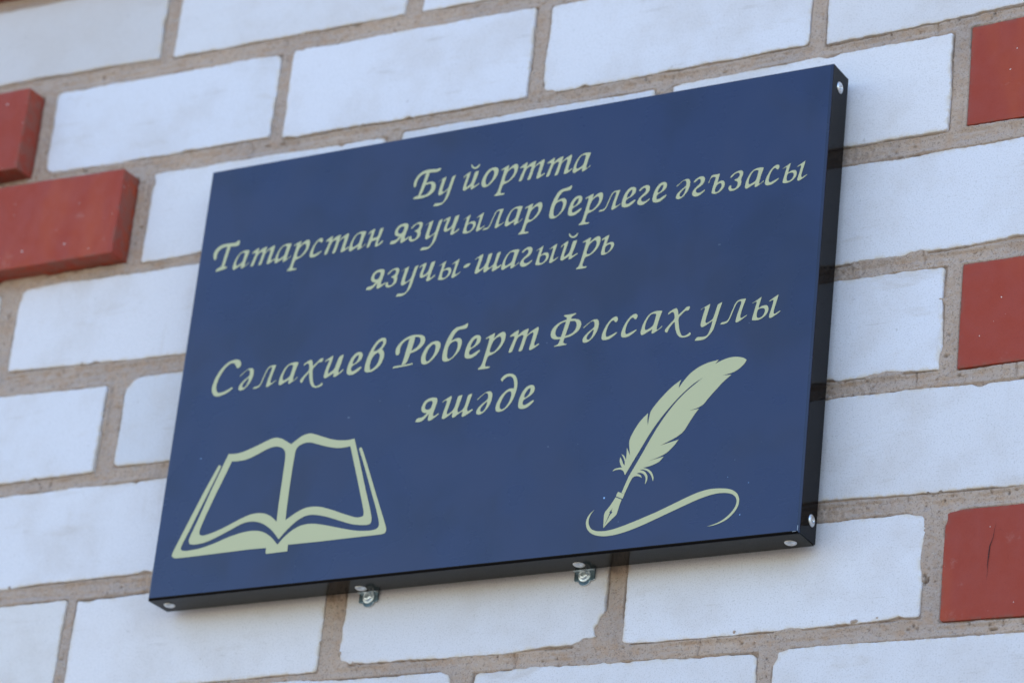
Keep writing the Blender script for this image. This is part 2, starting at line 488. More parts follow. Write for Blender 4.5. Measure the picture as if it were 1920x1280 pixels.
# where it was smeared over the brick's arris
smear = np.clip((vnoise(GX, GZ, .016, 14) * .6 + vnoise(GX, GZ, .0035, 15) * .4 - .76) * 7, 0, 1)
ins = D < .0008
ins &= ~CH
Y = np.where(CH & (D < 0), np.clip(Y, .0012, .0030), Y)
RED = np.zeros(GX.shape, bool)
for b in BR:
    if b['col'] == R:
        RED |= (GX > b['x0'] - .004) & (GX < b['x1'] + .004) & (GZ > b['bl'] - .004) & (GZ < b['tl'] + .018)
smear = np.where(RED, 0, smear)
Y = np.where(ins, .0032 - .0046 * smear - .4 * np.minimum(D, 0), Y)
PIT = np.clip(crack * 1.2 + np.clip(pit, 0, 1), 0, 1)
keep_v = (D > -.0030) | CH & (D > -.012)
keep = keep_v[:-1, :-1] | keep_v[1:, :-1] | keep_v[:-1, 1:] | keep_v[1:, 1:]
idx = np.arange(GX.size).reshape(GX.shape)
quads = np.stack([idx[:-1, :-1][keep], idx[1:, :-1][keep], idx[1:, 1:][keep], idx[:-1, 1:][keep]], 1)
used = np.zeros(GX.size, bool); used[quads.ravel()] = True
remap = np.cumsum(used) - 1
quads = remap[quads]
co = np.stack([GX.ravel()[used], Y.ravel()[used], GZ.ravel()[used] + UP], 1).astype(np.float32)
me = bpy.data.meshes.new('mortar')
me.vertices.add(len(co)); me.vertices.foreach_set('co', co.ravel())
me.loops.add(quads.size); me.loops.foreach_set('vertex_index', quads.ravel().astype(np.int32))
me.polygons.add(len(quads)); me.polygons.foreach_set('loop_start', np.arange(0, quads.size, 4, dtype=np.int32))
me.polygons.foreach_set('use_smooth', np.ones(len(quads), bool))
me.update(calc_edges=True); me.validate()
at = me.attributes.new('pit', 'FLOAT', 'POINT'); at.data.foreach_set('value', PIT.ravel()[used].astype(np.float32))
link('mortar', me, mortar_mat, wall)

def box_mesh(name, lo, hi):
    x0, y0, z0 = lo; x1, y1, z1 = hi
    v = [(x0, y0, z0), (x1, y0, z0), (x1, y1, z0), (x0, y1, z0), (x0, y0, z1), (x1, y0, z1), (x1, y1, z1), (x0, y1, z1)]
    f = [(0, 3, 2, 1), (4, 5, 6, 7), (0, 1, 5, 4), (1, 2, 6, 5), (2, 3, 7, 6), (3, 0, 4, 7)]
    return mesh_np(name, v, f)
link('masonry_core', box_mesh('masonry_core', (-3.5, .012, -.02), (3.5, .40, 5.2)), core_mat, wall)

# ---------------------------------------------------------------- ground
g = mesh_np('ground', [(-150, -150, 0), (150, -150, 0), (150, 150, 0), (-150, 150, 0)], [(0, 1, 2, 3)])
link('ground', g, ground_material(), kind='structure')

# ---------------------------------------------------------------- the plaque
plaque = link('plaque', None, label='dark blue metal plaque with pale green lettering, open book and quill on brick wall', category='plaque')
TILT = 0.0049
plaque.location = (0, 0, UP)
plaque.rotation_euler = (0, -TILT, 0)
HW, HH, YF, YB = .3015, .2009, -.0373, -.0085

# folded sheet: a flat front and four bends with flanges; mitred, each flange ending short of its corner
def yface(x, z):
    e = max(0.0, 1 - (x / (HW - .0020)) ** 2) * max(0.0, 1 - (z / (HH - .0020)) ** 2)
    w = math.sin(17 * x + 1.3) * math.sin(23 * z + .4) + .6 * math.sin(41 * x - 19 * z + 2) + .4 * math.sin(-29 * x + 47 * z)
    return YF - .0006 * e - .00010 * w * min(1.0, 5 * e)
def plate_parts():
    r = .0020
    hw, hh = HW - r, HH - r
    nx, nz = 60, 40
    V = []; F = []
    for i in range(nx + 1):
        for k in range(nz + 1):
            x = -hw + 2 * hw * i / nx; z = -hh + 2 * hh * k / nz
            V.append((x, yface(x, z), z))                                 # thin sheet bellies slightly
    for i in range(nx):
        for k in range(nz):
            a = i * (nz + 1) + k
            F.append((a, a + nz + 1, a + nz + 2, a + 1))
    me = mesh_np('front_panel', V, F)
    me.polygons.foreach_set('use_smooth', [True] * len(F))
    link('front_panel', me, navy_mat, plaque)
    for side in range(4):
        ang = side * math.pi / 2                 # 0 right, 1 top, 2 left, 3 bottom
        L = hh if side % 2 == 0 else hw
        o0 = hw if side % 2 == 0 else hh
        prof = []
        for k in range(7):
            t = k / 6 * math.pi / 2
            prof.append((o0 + r * math.sin(t), YF + r * (1 - math.cos(t)), r * math.sin(t) - (.00025 if k > 3 else 0)))
        prof.append((o0 + r, YF + .010, r - .00035))
        prof.append((o0 + r, YB - .0006, r - .0010 if side % 2 else r - .0004))
        prof.append((o0 + r - .0006, YB, r - .0012))
        prof.append((o0 - .010, YB, -.010))       # return lip
        prof.append((o0 - .010, YB - .0008, -.010))
        V = []; F = []
        ns = 12
        for (o, y, e) in prof:
            for s in range(ns + 1):
                l = (-1 + 2 * s / ns) * (L + e)
                x, z = (o, l) if side == 0 else ((-l, o) if side == 1 else ((-o, -l) if side == 2 else (l, -o)))
                V.append((x, y, z))
        for j in range(len(prof) - 1):
            for s in range(ns):
                a = j * (ns + 1) + s
                F.append((a, a + ns + 1, a + ns + 2, a + 1))
        me = mesh_np('side_flange', V, F)
        me.polygons.foreach_set('use_smooth', [j < 6 for j in range(len(prof) - 1) for s in range(ns)])
        me.materials.append(rim_mat); me.materials.append(bend_mat if side != 3 else rim_mat)      # blue film over the bends; dark enamel on the lower one imitates its dark reflection
        me.polygons.foreach_set('material_index', [1 if j < 5 else 0 for j in range(len(prof) - 1) for s in range(ns)])
        link('side_flange', me, None, plaque)
    # tabs folded behind the corners, seen as dark slivers in the seams
    for sx in (-1, 1):
        for sz in (-1, 1):
            link('corner_tab', box_mesh('corner_tab', (sx * HW - .0014 if sx > 0 else -HW + .0006, YF + .003, sz * HH - .012 if sz > 0 else -HH + .0008),
                                        (HW - .0006 if sx > 0 else -HW + .0014, YB - .001, HH - .0008 if sz > 0 else -HH + .012)), dark_mat, plaque)
plate_parts()

# bare metal where the film has cracked at the lower right corner
link('bare_metal_nick', box_mesh('bare_metal_nick', (HW - .0017, YF - .0001, -HH + .0022), (HW - .0013, YF + .0006, -HH + .0062)), plain('bare_metal', (.32, .36, .42), .4), plaque)
link('bare_metal_nick', box_mesh('bare_metal_nick', (HW - .0058, YF - .0001, -HH + .0014), (HW - .0026, YF + .0006, -HH + .0017)), bpy.data.materials['bare_metal'], plaque)
# ---- rivets, brackets and screws
def lathe(name, prof, n=28):
    V = []; F = []
    for (r, h) in prof:
        for i in range(n):
            a = 2 * math.pi * i / n
            V.append((r * math.cos(a), r * math.sin(a), h))
    for k in range(len(prof) - 1):
        for i in range(n):
            j = (i + 1) % n
            F.append((k * n + i, k * n + j, (k + 1) * n + j, (k + 1) * n + i))
    F.append(tuple(range((len(prof) - 1) * n, len(prof) * n)))
    me = mesh_np(name, V, F)
    me.polygons.foreach_set('use_smooth', [True] * len(F))
    return me
rivet_me = lathe('rivet', [(.0047, -.0008), (.0050, .0001), (.0049, .0004), (.0042, .0010), (.0030, .00145), (.0019, .0016), (.0016, .0013), (.0014, .0003), (.0006, .0002)])
rivet_me.materials.append(alu_mat)
pin_me = lathe('mandrel_pin', [(.0010, .0000), (.0010, .0011), (.0006, .0013)], 14)
pin_me.materials.append(alu_mat)
def rivet(x, y, z, axis):
    o = bpy.data.objects.new('rivet', rivet_me); COL.objects.link(o); o.parent = plaque
    o.location = (x, y, z)
    o.rotation_euler = {'x': (0, math.pi / 2, 0), '-x': (0, -math.pi / 2, 0), '-z': (math.pi, 0, 0), 'z': (0, 0, 0)}[axis]
    q = bpy.data.objects.new('mandrel_pin', pin_me); COL.objects.link(q); q.parent = o
rivet(HW, -.0233, .1855, 'x'); rivet(HW, -.0181, -.1838, 'x')
rivet(-.2885, -.0230, -HH, '-z'); rivet(.2862, -.0199, -HH, '-z')
rivet(-HW, -.0230, .1850, '-x'); rivet(-HW, -.0200, -.1840, '-x'); rivet(-.2880, -.0225, HH, 'z'); rivet(.2870, -.0225, HH, 'z')
rivet(.1024, -.0200, -HH, '-z'); rivet(-.1020, -.0175, -HH, '-z')

def bracket(cx):
    w = .0092; t = .0014
    top = -.170; low = -.2075
    # outline of the wall leg with its small rounded nose
    P = [(-w, top), (w, top), (w, low + .0012), (w - .0012, low), (.0050, low - .0001)]
    for k in range(9):
        a = math.pi * k / 8
        P.append((.0050 * math.cos(a), low - .0038 * math.sin(a)))
    P += [(-.0050, low - .0001), (-w + .0012, low), (-w, low + .0012)]
    P = P[::-1]
    root = bmesh.new()
    y1 = -.0006; y0 = y1 - t
    front = [root.verts.new((x + cx, y0, z)) for x, z in P]
    back = [root.verts.new((x + cx, y1, z)) for x, z in P]
    root.faces.new(front); root.faces.new(back[::-1])
    for i in range(len(P)):
        j = (i + 1) % len(P)
        root.faces.new((front[i], back[i], back[j], front[j]))
    # the shelf leg runs forward inside the box, on the lower flange
    ll = (cx - w, -.034, -HH + .0012); hh_ = (cx + w, y0 - .0002, -HH + .0026)
    x0, ya, z0 = ll; x1, yb, z1 = hh_
    vs = [root.verts.new(c) for c in [(x0, ya, z0), (x1, ya, z0), (x1, yb, z0), (x0, yb, z0), (x0, ya, z1), (x1, ya, z1), (x1, yb, z1), (x0, yb, z1)]]
    for f in [(0, 3, 2, 1), (4, 5, 6, 7), (0, 1, 5, 4), (1, 2, 6, 5), (2, 3, 7, 6), (3, 0, 4, 7)]:
        root.faces.new([vs[i] for i in f])
    bmesh.ops.recalc_face_normals(root, faces=root.faces)
    bmesh.ops.bevel(root, geom=[e for e in root.edges if e.calc_face_angle(0) > 1.0], offset=.00025, segments=2, affect='EDGES')
    me = bpy.data.meshes.new('mounting_bracket'); root.to_mesh(me); root.free()
    br = link('mounting_bracket', me, zinc_mat, plaque)
    me.materials.append(screw_mat)                                   # brighter zinc on the edges imitates the pale wall reflected in them
    for f in me.polygons:
        f.material_index = 1 if abs(f.normal.y) < .8 and f.center.z < -.19 else 0
    # pan-head screw with a cross recess
    sc = bmesh.new()
    n = 32
    prof = [(.0054, 0), (.0054, .0005), (.0050, .0008), (.0040, .0010), (.0038, .0014), (.0035, .0021), (.0030, .0027), (.0024, .0029)]
    rings = []
    for r, h in prof:
        rings.append([sc.verts.new((r * math.cos(2 * math.pi * i / n), r * math.sin(2 * math.pi * i / n), h)) for i in range(n)])
    for k in range(len(prof) - 1):
        for i in range(n):
            j = (i + 1) % n
            sc.faces.new((rings[k][i], rings[k][j], rings[k + 1][j], rings[k + 1][i]))
    # cross-shaped pocket
    a, bb = .00055, .0019
    cross = [(bb, -a), (bb, a), (a, a), (a, bb), (-a, bb), (-a, a), (-bb, a), (-bb, -a), (-a, -a), (-a, -bb), (a, -bb), (a, -a)]
    top_in = [sc.verts.new((x, y, .0030)) for x, y in cross]
    bot_in = [sc.verts.new((x * .55, y * .55, .0007)) for x, y in cross]
    for i in range(12):
        j = (i + 1) % 12
        sc.faces.new((top_in[i], bot_in[i], bot_in[j], top_in[j]))
    sc.faces.new(bot_in)
    # crown between the rim ring and the recess
    cr = rings[-1]
    eds = [sc.edges.get((cr[i], cr[(i + 1) % n])) for i in range(n)] + [sc.edges.get((top_in[i], top_in[(i + 1) % 12])) for i in range(12)]
    bmesh.ops.triangle_fill(sc, edges=eds, use_beauty=True)
    bmesh.ops.recalc_face_normals(sc, faces=sc.faces)
    ms = bpy.data.meshes.new('screw'); sc.to_mesh(ms); sc.free()
    s = link('screw', ms, screw_mat, br)
    s.location = (cx, y0 + .0001, -.2030)
    s.rotation_euler = (math.pi / 2, .4 if cx > 0 else .9, 0)
bracket(.0977); bracket(-.1040)

# ---- lettering and emblems: thin film lying on the front panel
# outlines of the lettering and emblems in 1/100 mm on the plate, "+" filled, "-" open
GLYPHS = {
'у': '+-196,1469 -170,1503 -146,1526 -97,1558 -17,1600 200,1710 625,1903 622,1878 624,1849 616,1785 594,1677 530,1384 384,761 350,589 339,513 334,449 336,405 346,363 368,325 435,254 569,294 630,319 694,354 758,393 855,460 914,507 964,563 995,613 1023,683 1048,766 1103,964 1234,1484 1285,1661 1306,1722 1323,1751 1346,1771 1396,1800 1476,1833 1690,1913 1673,1877 1667,1834 1642,1725 1516,1296 1280,277 1185,-99 1141,-251 1095,-369 1050,-459 980,-570 926,-646 857,-732 789,-806 682,-914 611,-977 538,-1033 477,-1069 394,-1107 329,-1130 241,-1148 149,-1159 5,-1168 -89,-1171 -186,-1169 -280,-1161 -477,-1135 -467,-1113 -462,-1094 -444,-1059 -417,-1019 -364,-947 -331,-908 -297,-880 -270,-866 -231,-859 -189,-857 -122,-860 -42,-869 91,-886 177,-894 261,-897 327,-894 409,-883 463,-868 519,-842 563,-811 619,-760 659,-707 702,-625 739,-534 792,-383 826,-271 877,-85 970,399 643,216 402,68 306,14 233,-18 181,-33 119,-42 81,-41 45,-31 17,-15 -20,20 -41,47 -58,80 -67,115 -75,170 -75,226 -66,313 -45,439 16,765 164,1351 193,1497 198,1557 176,1625 101,1628 63,1620 22,1598 -18,1570 -79,1521 -115,1496 -146,1480 -165,1476',
'л': '+6,-19 85,82 125,121 170,142 219,151 305,150 365,153 425,161 476,173 541,192 587,215 633,251 669,293 716,359 747,414 779,485 804,556 852,709 934,937 1141,1479 1199,1608 1229,1662 1262,1708 1299,1748 1359,1803 1403,1836 1457,1866 1511,1887 1595,1911 1661,1923 1746,1931 1855,1934 2119,1930 2106,1902 2102,1868 2082,1786 1983,1461 1883,1155 1829,950 1777,718 1758,616 1746,524 1744,449 1758,313 1859,293 1916,301 1988,329 2088,382 2338,525 2330,491 2322,471 2280,430 2216,380 2046,261 1883,156 1730,68 1662,32 1597,0 1551,-17 1496,-34 1464,-39 1433,-37 1411,-29 1381,-11 1368,6 1359,37 1356,75 1360,144 1368,208 1390,336 1454,633 1528,902 1650,1294 1693,1461 1710,1544 1721,1629 1723,1680 1720,1724 1707,1753 1684,1776 1657,1786 1623,1788 1586,1783 1527,1768 1488,1754 1446,1733 1414,1708 1371,1669 1338,1625 1297,1552 1258,1468 1173,1269 1081,1025 957,659 871,431 794,264 754,192 704,129 657,87 584,41 530,16 462,-5 398,-16 298,-24 234,-27 170,-26 111,-21',
'ы': '+-168,1439 128,1591 310,1695 649,1906 626,1858 624,1820 615,1762 597,1675 546,1447 479,1173 461,1087 455,1039 468,935 624,1029 686,1062 741,1084 789,1097 859,1108 907,1114 959,1117 1004,1116 1067,1111 1107,1103 1148,1087 1180,1067 1224,1030 1250,999 1275,954 1293,906 1312,827 1322,772 1324,709 1319,654 1305,571 1287,515 1257,449 1221,388 1157,298 1108,241 1047,180 986,132 892,68 826,28 752,-9 686,-34 588,-63 521,-78 448,-88 383,-91 291,-88 229,-84 165,-75 100,-61 -37,-25 -47,34 -50,76 -41,143 -21,245 41,513 173,1131 227,1330 244,1408 249,1461 240,1499 188,1551 -6,1471 -76,1445 -117,1436 -134,1439|-395,772 423,811 470,846 527,868 620,892 682,902 747,905 801,899 869,882 912,865 952,838 980,806 1006,758 1020,721 1030,677 1033,636 1030,578 1021,530 1003,472 978,415 935,326 900,271 857,218 814,180 752,138 707,114 658,95 613,86 554,82 515,84 475,92 443,107 405,132 380,159 360,198 348,240 337,307 332,358 332,418 336,475 346,560 355,615 365,670 377,714|+1316,1418 1531,1561 1710,1668 2125,1898 2101,1856 2098,1813 2081,1713 1998,1336 1890,937 1850,775 1824,653 1811,562 1802,455 1801,392 1809,337 1830,295 1903,241 2363,472 2379,415 2208,287 2125,228 2001,148 1811,41 1728,-2 1651,-32 1599,-44 1537,-45 1502,-41 1473,-31 1458,-19 1440,9 1430,31 1425,65 1425,101 1432,162 1444,228 1477,374 1614,885 1679,1195 1701,1312 1709,1387 1705,1436 1658,1501 1348,1389',
'Ф': '+611,2219 732,2251 857,2277 960,2294 1097,2308 1197,2313 1315,2310 1427,2300 1591,2277 1700,2258 1812,2233 1902,2206 2022,2164 2094,2127 2164,2075 2213,2020 2273,1929 2306,1864 2330,1791 2339,1725 2340,1626 2333,1558 2313,1480 2285,1409 2232,1306 2187,1238 2125,1165 2060,1103 1954,1018 1876,962 1783,905 1694,859 1562,799 1466,763 1352,730 1246,709 1022,677 796,652 571,635 462,631 343,632 241,638 100,652 11,668 -77,696 -145,727 -231,782 -283,825 -331,880 -363,933 -400,1019 -418,1083 -427,1162 -425,1239 -410,1360 -392,1439 -360,1525 -320,1597 -250,1699 -192,1768 -115,1844 -34,1911 95,2005 192,2064 314,2122 431,2165|-747,2109 829,2118 930,2122 1055,2119 1351,2100 1556,2094 1641,2084 1707,2060 1756,2029 1810,1975 1844,1932 1874,1877 1894,1822 1915,1739 1923,1675 1922,1598 1912,1523 1888,1414 1861,1337 1819,1257 1767,1189 1683,1099 1612,1040 1519,985 1424,944 1277,896 1163,867 1022,841 885,825 676,808 547,802 431,804 350,814 263,837 205,865 150,910 107,963 56,1050 29,1116 10,1196 5,1274 9,1387 23,1469 52,1559 92,1642 162,1757 215,1830 278,1898 338,1948 428,2004 494,2039 571,2069 643,2089|+902,2477 876,2503 842,2529 807,2548 752,2572 720,2588 691,2608 666,2633 618,2680 679,2698 725,2710 797,2717 885,2721 1098,2723 1326,2734 1756,2770 1758,2722 1757,2706 1742,2688 1703,2664 1584,2602 1477,2551 1431,2521 1398,2486 1375,2440 1341,2334 949,816 818,295 925,200 972,170 1016,149 1066,137 1163,127 1149,84 1140,69 1113,55 1072,45 994,33 906,27 703,19 -22,15 4,44 16,59 55,80 112,100 219,131 284,157 341,191 377,228 409,284 438,363 499,564 704,1343 862,1974 916,2209 937,2354 933,2432',
'ә': '+-155,1370 203,1651 342,1747 423,1799 531,1862 607,1897 694,1928 770,1944 882,1957 952,1957 1017,1944 1065,1922 1125,1875 1161,1837 1194,1784 1217,1729 1243,1638 1254,1567 1259,1477 1256,1385 1243,1243 1228,1146 1202,1036 1170,941 1116,805 1070,711 1010,607 947,515 845,385 775,303 693,224 620,163 513,90 442,48 365,16 303,0 213,-10 155,-11 95,-3 46,12 -19,42 -54,67 -83,101 -98,138 -109,204 -110,252 -100,314 -83,375 -48,468 -10,535 52,617 126,694 252,810 343,888 447,970 543,1037 684,1131 764,1193 826,1258 856,1314 866,1383 869,1434 867,1492 862,1548 849,1629 835,1681 813,1728 788,1763 746,1800 711,1820 669,1830 628,1830 568,1819 518,1800 456,1766 379,1709 191,1560 -110,1306|-785,1070 555,866 448,759 360,661 322,611 290,556 270,507 253,440 248,395 253,349 267,310 297,267 323,240 356,220 392,212 442,210 482,220 524,245 563,279 615,340 650,388 685,446 715,502 752,587 776,648 796,716 810,778 824,866 831,919 833,966 830,1003',
'с': '+-75,88 -98,124 -116,173 -124,226 -128,313 -124,383 -109,474 -88,569 -46,717 -9,824 40,947 94,1059 180,1224 242,1332 316,1443 384,1533 487,1652 557,1724 634,1791 701,1837 798,1890 860,1917 922,1935 971,1940 1038,1935 1078,1927 1116,1910 1144,1888 1181,1848 1200,1817 1215,1778 1221,1737 1223,1673 1219,1632 1206,1587 1189,1549 1155,1496 1131,1471 1103,1455 1077,1452 1029,1459 1001,1469 972,1489 941,1525 867,1635 744,1631 687,1612 633,1573 583,1521 511,1429 464,1359 418,1272 382,1187 337,1059 309,968 284,866 264,775 243,644 235,560 236,479 249,407 298,264 393,247 439,248 493,259 563,281 734,344 1257,556 1252,505 1249,481 1224,446 1184,407 1104,341 1041,292 928,211 750,97 664,51 571,14 492,-5 380,-19 307,-25 232,-26 172,-22 93,-11 45,1 -1,21 -35,45',
'а': '+1683,1869 1664,1790 1652,1733 1620,1620 1525,1337 1455,1074 1369,691 1341,531 1331,443 1324,285 1411,263 1459,277 1516,315 1596,383 1793,566 1794,504 1792,477 1763,440 1717,397 1585,298 1429,196 1250,92 1172,50 1102,17 1046,0 948,-21 908,41 896,72 896,115 909,177 941,366 607,216 439,130 289,42 224,8 161,-17 117,-28 63,-31 32,-27 0,-11 -26,12 -63,59 -82,96 -95,146 -100,198 -97,285 -90,358 -73,459 -50,566 -11,736 25,858 78,996 136,1124 232,1309 299,1425 377,1535 447,1614 550,1710 626,1766 717,1818 803,1852 935,1889 1024,1908 1119,1923 1201,1929 1313,1928 1387,1925 1461,1917 1535,1903|-1032,1714 975,1726 919,1729 865,1726 783,1714 725,1692 663,1650 610,1597 538,1506 489,1434 439,1344 398,1254 342,1117 310,1021 281,914 265,821 250,689 246,608 248,534 262,474 311,363 434,376 494,392 565,420 639,455 759,516 831,560 896,610 939,655 980,719 1010,792 1043,910 1075,1050 1138,1380 1161,1529 1166,1592 1152,1673',
'х': '+44,1548 118,1631 164,1674 229,1720 305,1766 433,1836 514,1875 593,1904 665,1917 805,1929 887,1787 919,1718 944,1646 962,1557 1017,1322 1315,1561 1424,1662 1486,1725 1568,1813 1621,1861 1678,1899 1723,1918 1786,1930 1827,1935 1869,1936 1909,1931 1987,1917 1980,1854 1975,1817 1962,1774 1945,1727 1911,1652 1887,1615 1858,1593 1830,1587 1775,1595 1734,1598 1689,1597 1648,1592 1589,1581 1542,1560 1485,1520 1431,1469 1317,1347 1209,1238 1106,1144 1067,1069 1050,958 1055,834 1097,552 1144,298 1197,76 1226,-32 1263,-146 1301,-241 1358,-370 1400,-447 1453,-513 1505,-553 1579,-586 1639,-598 1713,-594 1786,-576 1896,-536 1964,-505 2026,-469 2077,-426 2152,-338 2221,-408 2248,-437 2260,-463 2262,-487 2256,-525 2243,-549 2214,-580 2174,-609 2102,-653 2043,-679 1964,-702 1881,-717 1749,-732 1662,-734 1566,-726 1484,-709 1370,-671 1298,-638 1226,-587 1168,-529 1092,-433 1042,-356 989,-255 946,-154 886,8 848,123 815,255 786,405 722,768 518,569 425,457 341,346 302,284 263,210 234,139 198,33 173,-23 145,-66 123,-83 84,-93 60,-93 28,-79 -3,-55 -51,-7 -76,26 -91,60 -94,89 -88,134 -69,177 -24,244 38,321 194,498 366,676 554,849 628,940 676,1042 688,1136 669,1262 653,1341 633,1418 611,1475 577,1543 549,1584 514,1615 478,1632 427,1639 384,1633 329,1613 261,1575 104,1472',
'Р': '+1679,2863 1809,2709 1845,2597 1840,2409 1802,2177 1677,1614 1543,1099 1403,643 1325,465 1228,340 1113,291 825,277 901,484 944,650 1019,1001 1269,2310 1301,2446 1329,2509 1379,2576 1463,2660|+-29,93 54,193 111,227 206,246 359,253 768,248 1193,254 1450,269 1927,316 1951,206 1755,168 1641,149 1442,128 794,90 312,71 136,67 34,71 -8,80|+1682,2889 2137,2835 2321,2806 2457,2771 2553,2732 2664,2669 2730,2622 2788,2563 2823,2508 2860,2419 2877,2354 2886,2274 2883,2197 2868,2079 2844,1998 2796,1907 2735,1825 2627,1706 2545,1629 2445,1552 2350,1491 2204,1414 2098,1366 1971,1320 1825,1282 1495,1205 1544,1486 1628,1462 1695,1470 1776,1499 1866,1541 2014,1621 2108,1682 2198,1759 2265,1835 2343,1948 2386,2028 2417,2113 2430,2188 2430,2288 2424,2353 2408,2418 2385,2469 2344,2530 2305,2570 2252,2602 2193,2623 2103,2643 2039,2654 1966,2661 1887,2664 1724,2657|+1706,2884 1443,2847 1321,2825 1208,2795 1105,2758 956,2698 854,2648 741,2578 640,2506 499,2391 410,2309 325,2215 264,2130 189,2006 147,1923 113,1833 96,1757 85,1649 82,1579 87,1509 97,1453 120,1378 139,1333 164,1292 190,1264 231,1231 260,1217 296,1212 332,1217 392,1238 425,1258 456,1290 474,1327 497,1396 507,1448 513,1512 514,1575 508,1675 511,1749 524,1836 544,1917 581,2037 619,2119 676,2206 742,2279 848,2376 928,2436 1022,2488 1131,2526 1378,2589 1774,2687',
'о': '+-153,320 -172,389 -184,480 -186,571 -179,714 -163,821 -130,948 -85,1070 -5,1255 55,1374 131,1497 205,1596 317,1727 400,1805 501,1877 598,1925 746,1978 846,2005 954,2022 1046,2025 1176,2014 1258,1998 1339,1964 1401,1922 1482,1843 1526,1787 1559,1715 1575,1647 1581,1539 1576,1456 1557,1351 1527,1246 1470,1084 1420,973 1351,850 1276,741 1153,588 1064,488 961,386 866,304 724,196 629,133 525,81 437,50 312,24 233,16 154,24 92,43 11,90 -39,128 -85,179 -116,232|-325,345 289,407 266,479 252,558 241,682 243,778 259,893 286,1003 338,1169 383,1279 444,1392 509,1486 612,1608 679,1677 746,1730 803,1755 871,1765 918,1762 966,1745 1005,1718 1053,1667 1081,1615 1102,1541 1111,1457 1116,1321 1111,1224 1094,1114 1068,1014 1021,873 979,776 919,672 856,583 753,461 687,390 621,329 559,289 426,232',
'б': '+1976,3271 1994,3153 2000,3095 1992,3036 1976,2977 1943,2887 1912,2840 1863,2803 1808,2785 1666,2770 1487,2760 1272,2755 1168,2737 1067,2696 989,2639 897,2540 833,2459 764,2351 692,2214 534,1862 845,1956 964,1993 1062,2010 1139,2015 1240,2008 1305,1994 1372,1962 1425,1921 1498,1845 1537,1787 1568,1711 1583,1636 1590,1516 1585,1422 1565,1302 1535,1184 1476,998 1423,875 1348,744 1266,634 1130,483 1035,387 926,292 828,220 686,130 589,80 485,43 396,25 270,18 189,21 111,35 52,58 -23,103 -67,141 -104,195 -128,253 -150,350 -160,436 -163,560 -157,693 -141,909 -120,1070 -81,1264 -36,1451 45,1732 109,1920 190,2119 272,2286 398,2512 484,2647 580,2767 662,2844 780,2924 873,2970 999,3011 1127,3034 1331,3055 1457,3073 1573,3097 1667,3126 1834,3199|-451,1542 508,1607 585,1666 666,1707 792,1753 876,1771 959,1770 1025,1749 1104,1701 1152,1654 1189,1588 1210,1516 1224,1403 1226,1314 1218,1204 1200,1094 1163,928 1130,817 1080,702 1025,608 936,485 871,409 796,340 713,285 515,190 399,279 356,330 326,395 306,466 287,579 278,672 277,792 281,916 296,1110 314,1233 346,1351 385,1439',
'е': '+1224,668 1306,564 1158,406 1082,333 995,264 906,203 764,112 668,63 564,26 476,8 350,1 268,2 183,13 114,31 21,67 -31,96 -76,138 -102,180 -129,253 -141,318 -148,413 -147,514 -137,682 -120,804 -87,951 -43,1089 34,1297 93,1429 167,1560 239,1663 351,1792 429,1868 519,1932 602,1970 724,2007 803,2022 886,2025 952,2015 1044,1986 1097,1959 1148,1920 1183,1875 1225,1800 1244,1743 1253,1668 1249,1594 1230,1477 1206,1402 1160,1321 1102,1253 999,1159 918,1097 811,1031 704,976 533,902 433,849 351,791 304,738 272,665 258,612 255,552 267,484 317,327 479,327 556,340 636,369 716,407 882,503 994,561 1071,598|-869,1754 727,1729 665,1698 608,1646 555,1581 478,1468 432,1391 392,1308 365,1223 322,1034 405,984 452,981 504,1001 556,1034 641,1097 694,1146 743,1209 780,1271 821,1364 843,1429 861,1501 869,1576',
'р': '+426,1564 445,1614 464,1639 512,1673 597,1717 831,1827 1255,2000 1266,1939 1271,1899 1264,1843 1241,1757 1188,1506 1472,1732 1586,1820 1681,1882 1761,1923 1869,1968 1938,1989 2009,1998 2064,1993 2141,1971 2184,1948 2226,1907 2256,1858 2291,1772 2307,1700 2313,1603 2309,1500 2290,1334 2269,1221 2229,1095 2181,985 2099,828 2034,725 1948,614 1861,521 1724,396 1627,317 1518,243 1419,189 1274,123 1182,87 1092,56 1023,40 933,26 867,-23 806,-124 758,-256 696,-490 665,-626 648,-740 653,-817 703,-929 1114,-959 1109,-1026 1106,-1051 1090,-1069 1061,-1085 1004,-1105 927,-1115 790,-1122 574,-1122 6,-1115 14,-1059 21,-1031 48,-996 90,-958 172,-896 226,-842 274,-769 308,-694 345,-577 376,-466 433,-235 595,524 721,1117 765,1338 783,1475 780,1556 730,1646 602,1589 555,1571 519,1563 487,1562|-1057,974 1109,1120 1179,1257 1254,1353 1371,1460 1449,1521 1531,1572 1614,1601 1794,1635 1883,1513 1913,1449 1929,1376 1935,1299 1934,1176 1920,1085 1889,983 1845,889 1766,752 1704,662 1628,566 1552,487 1436,380 1356,323 1270,284 1183,275 998,301 952,411 947,489 964,603 996,740',
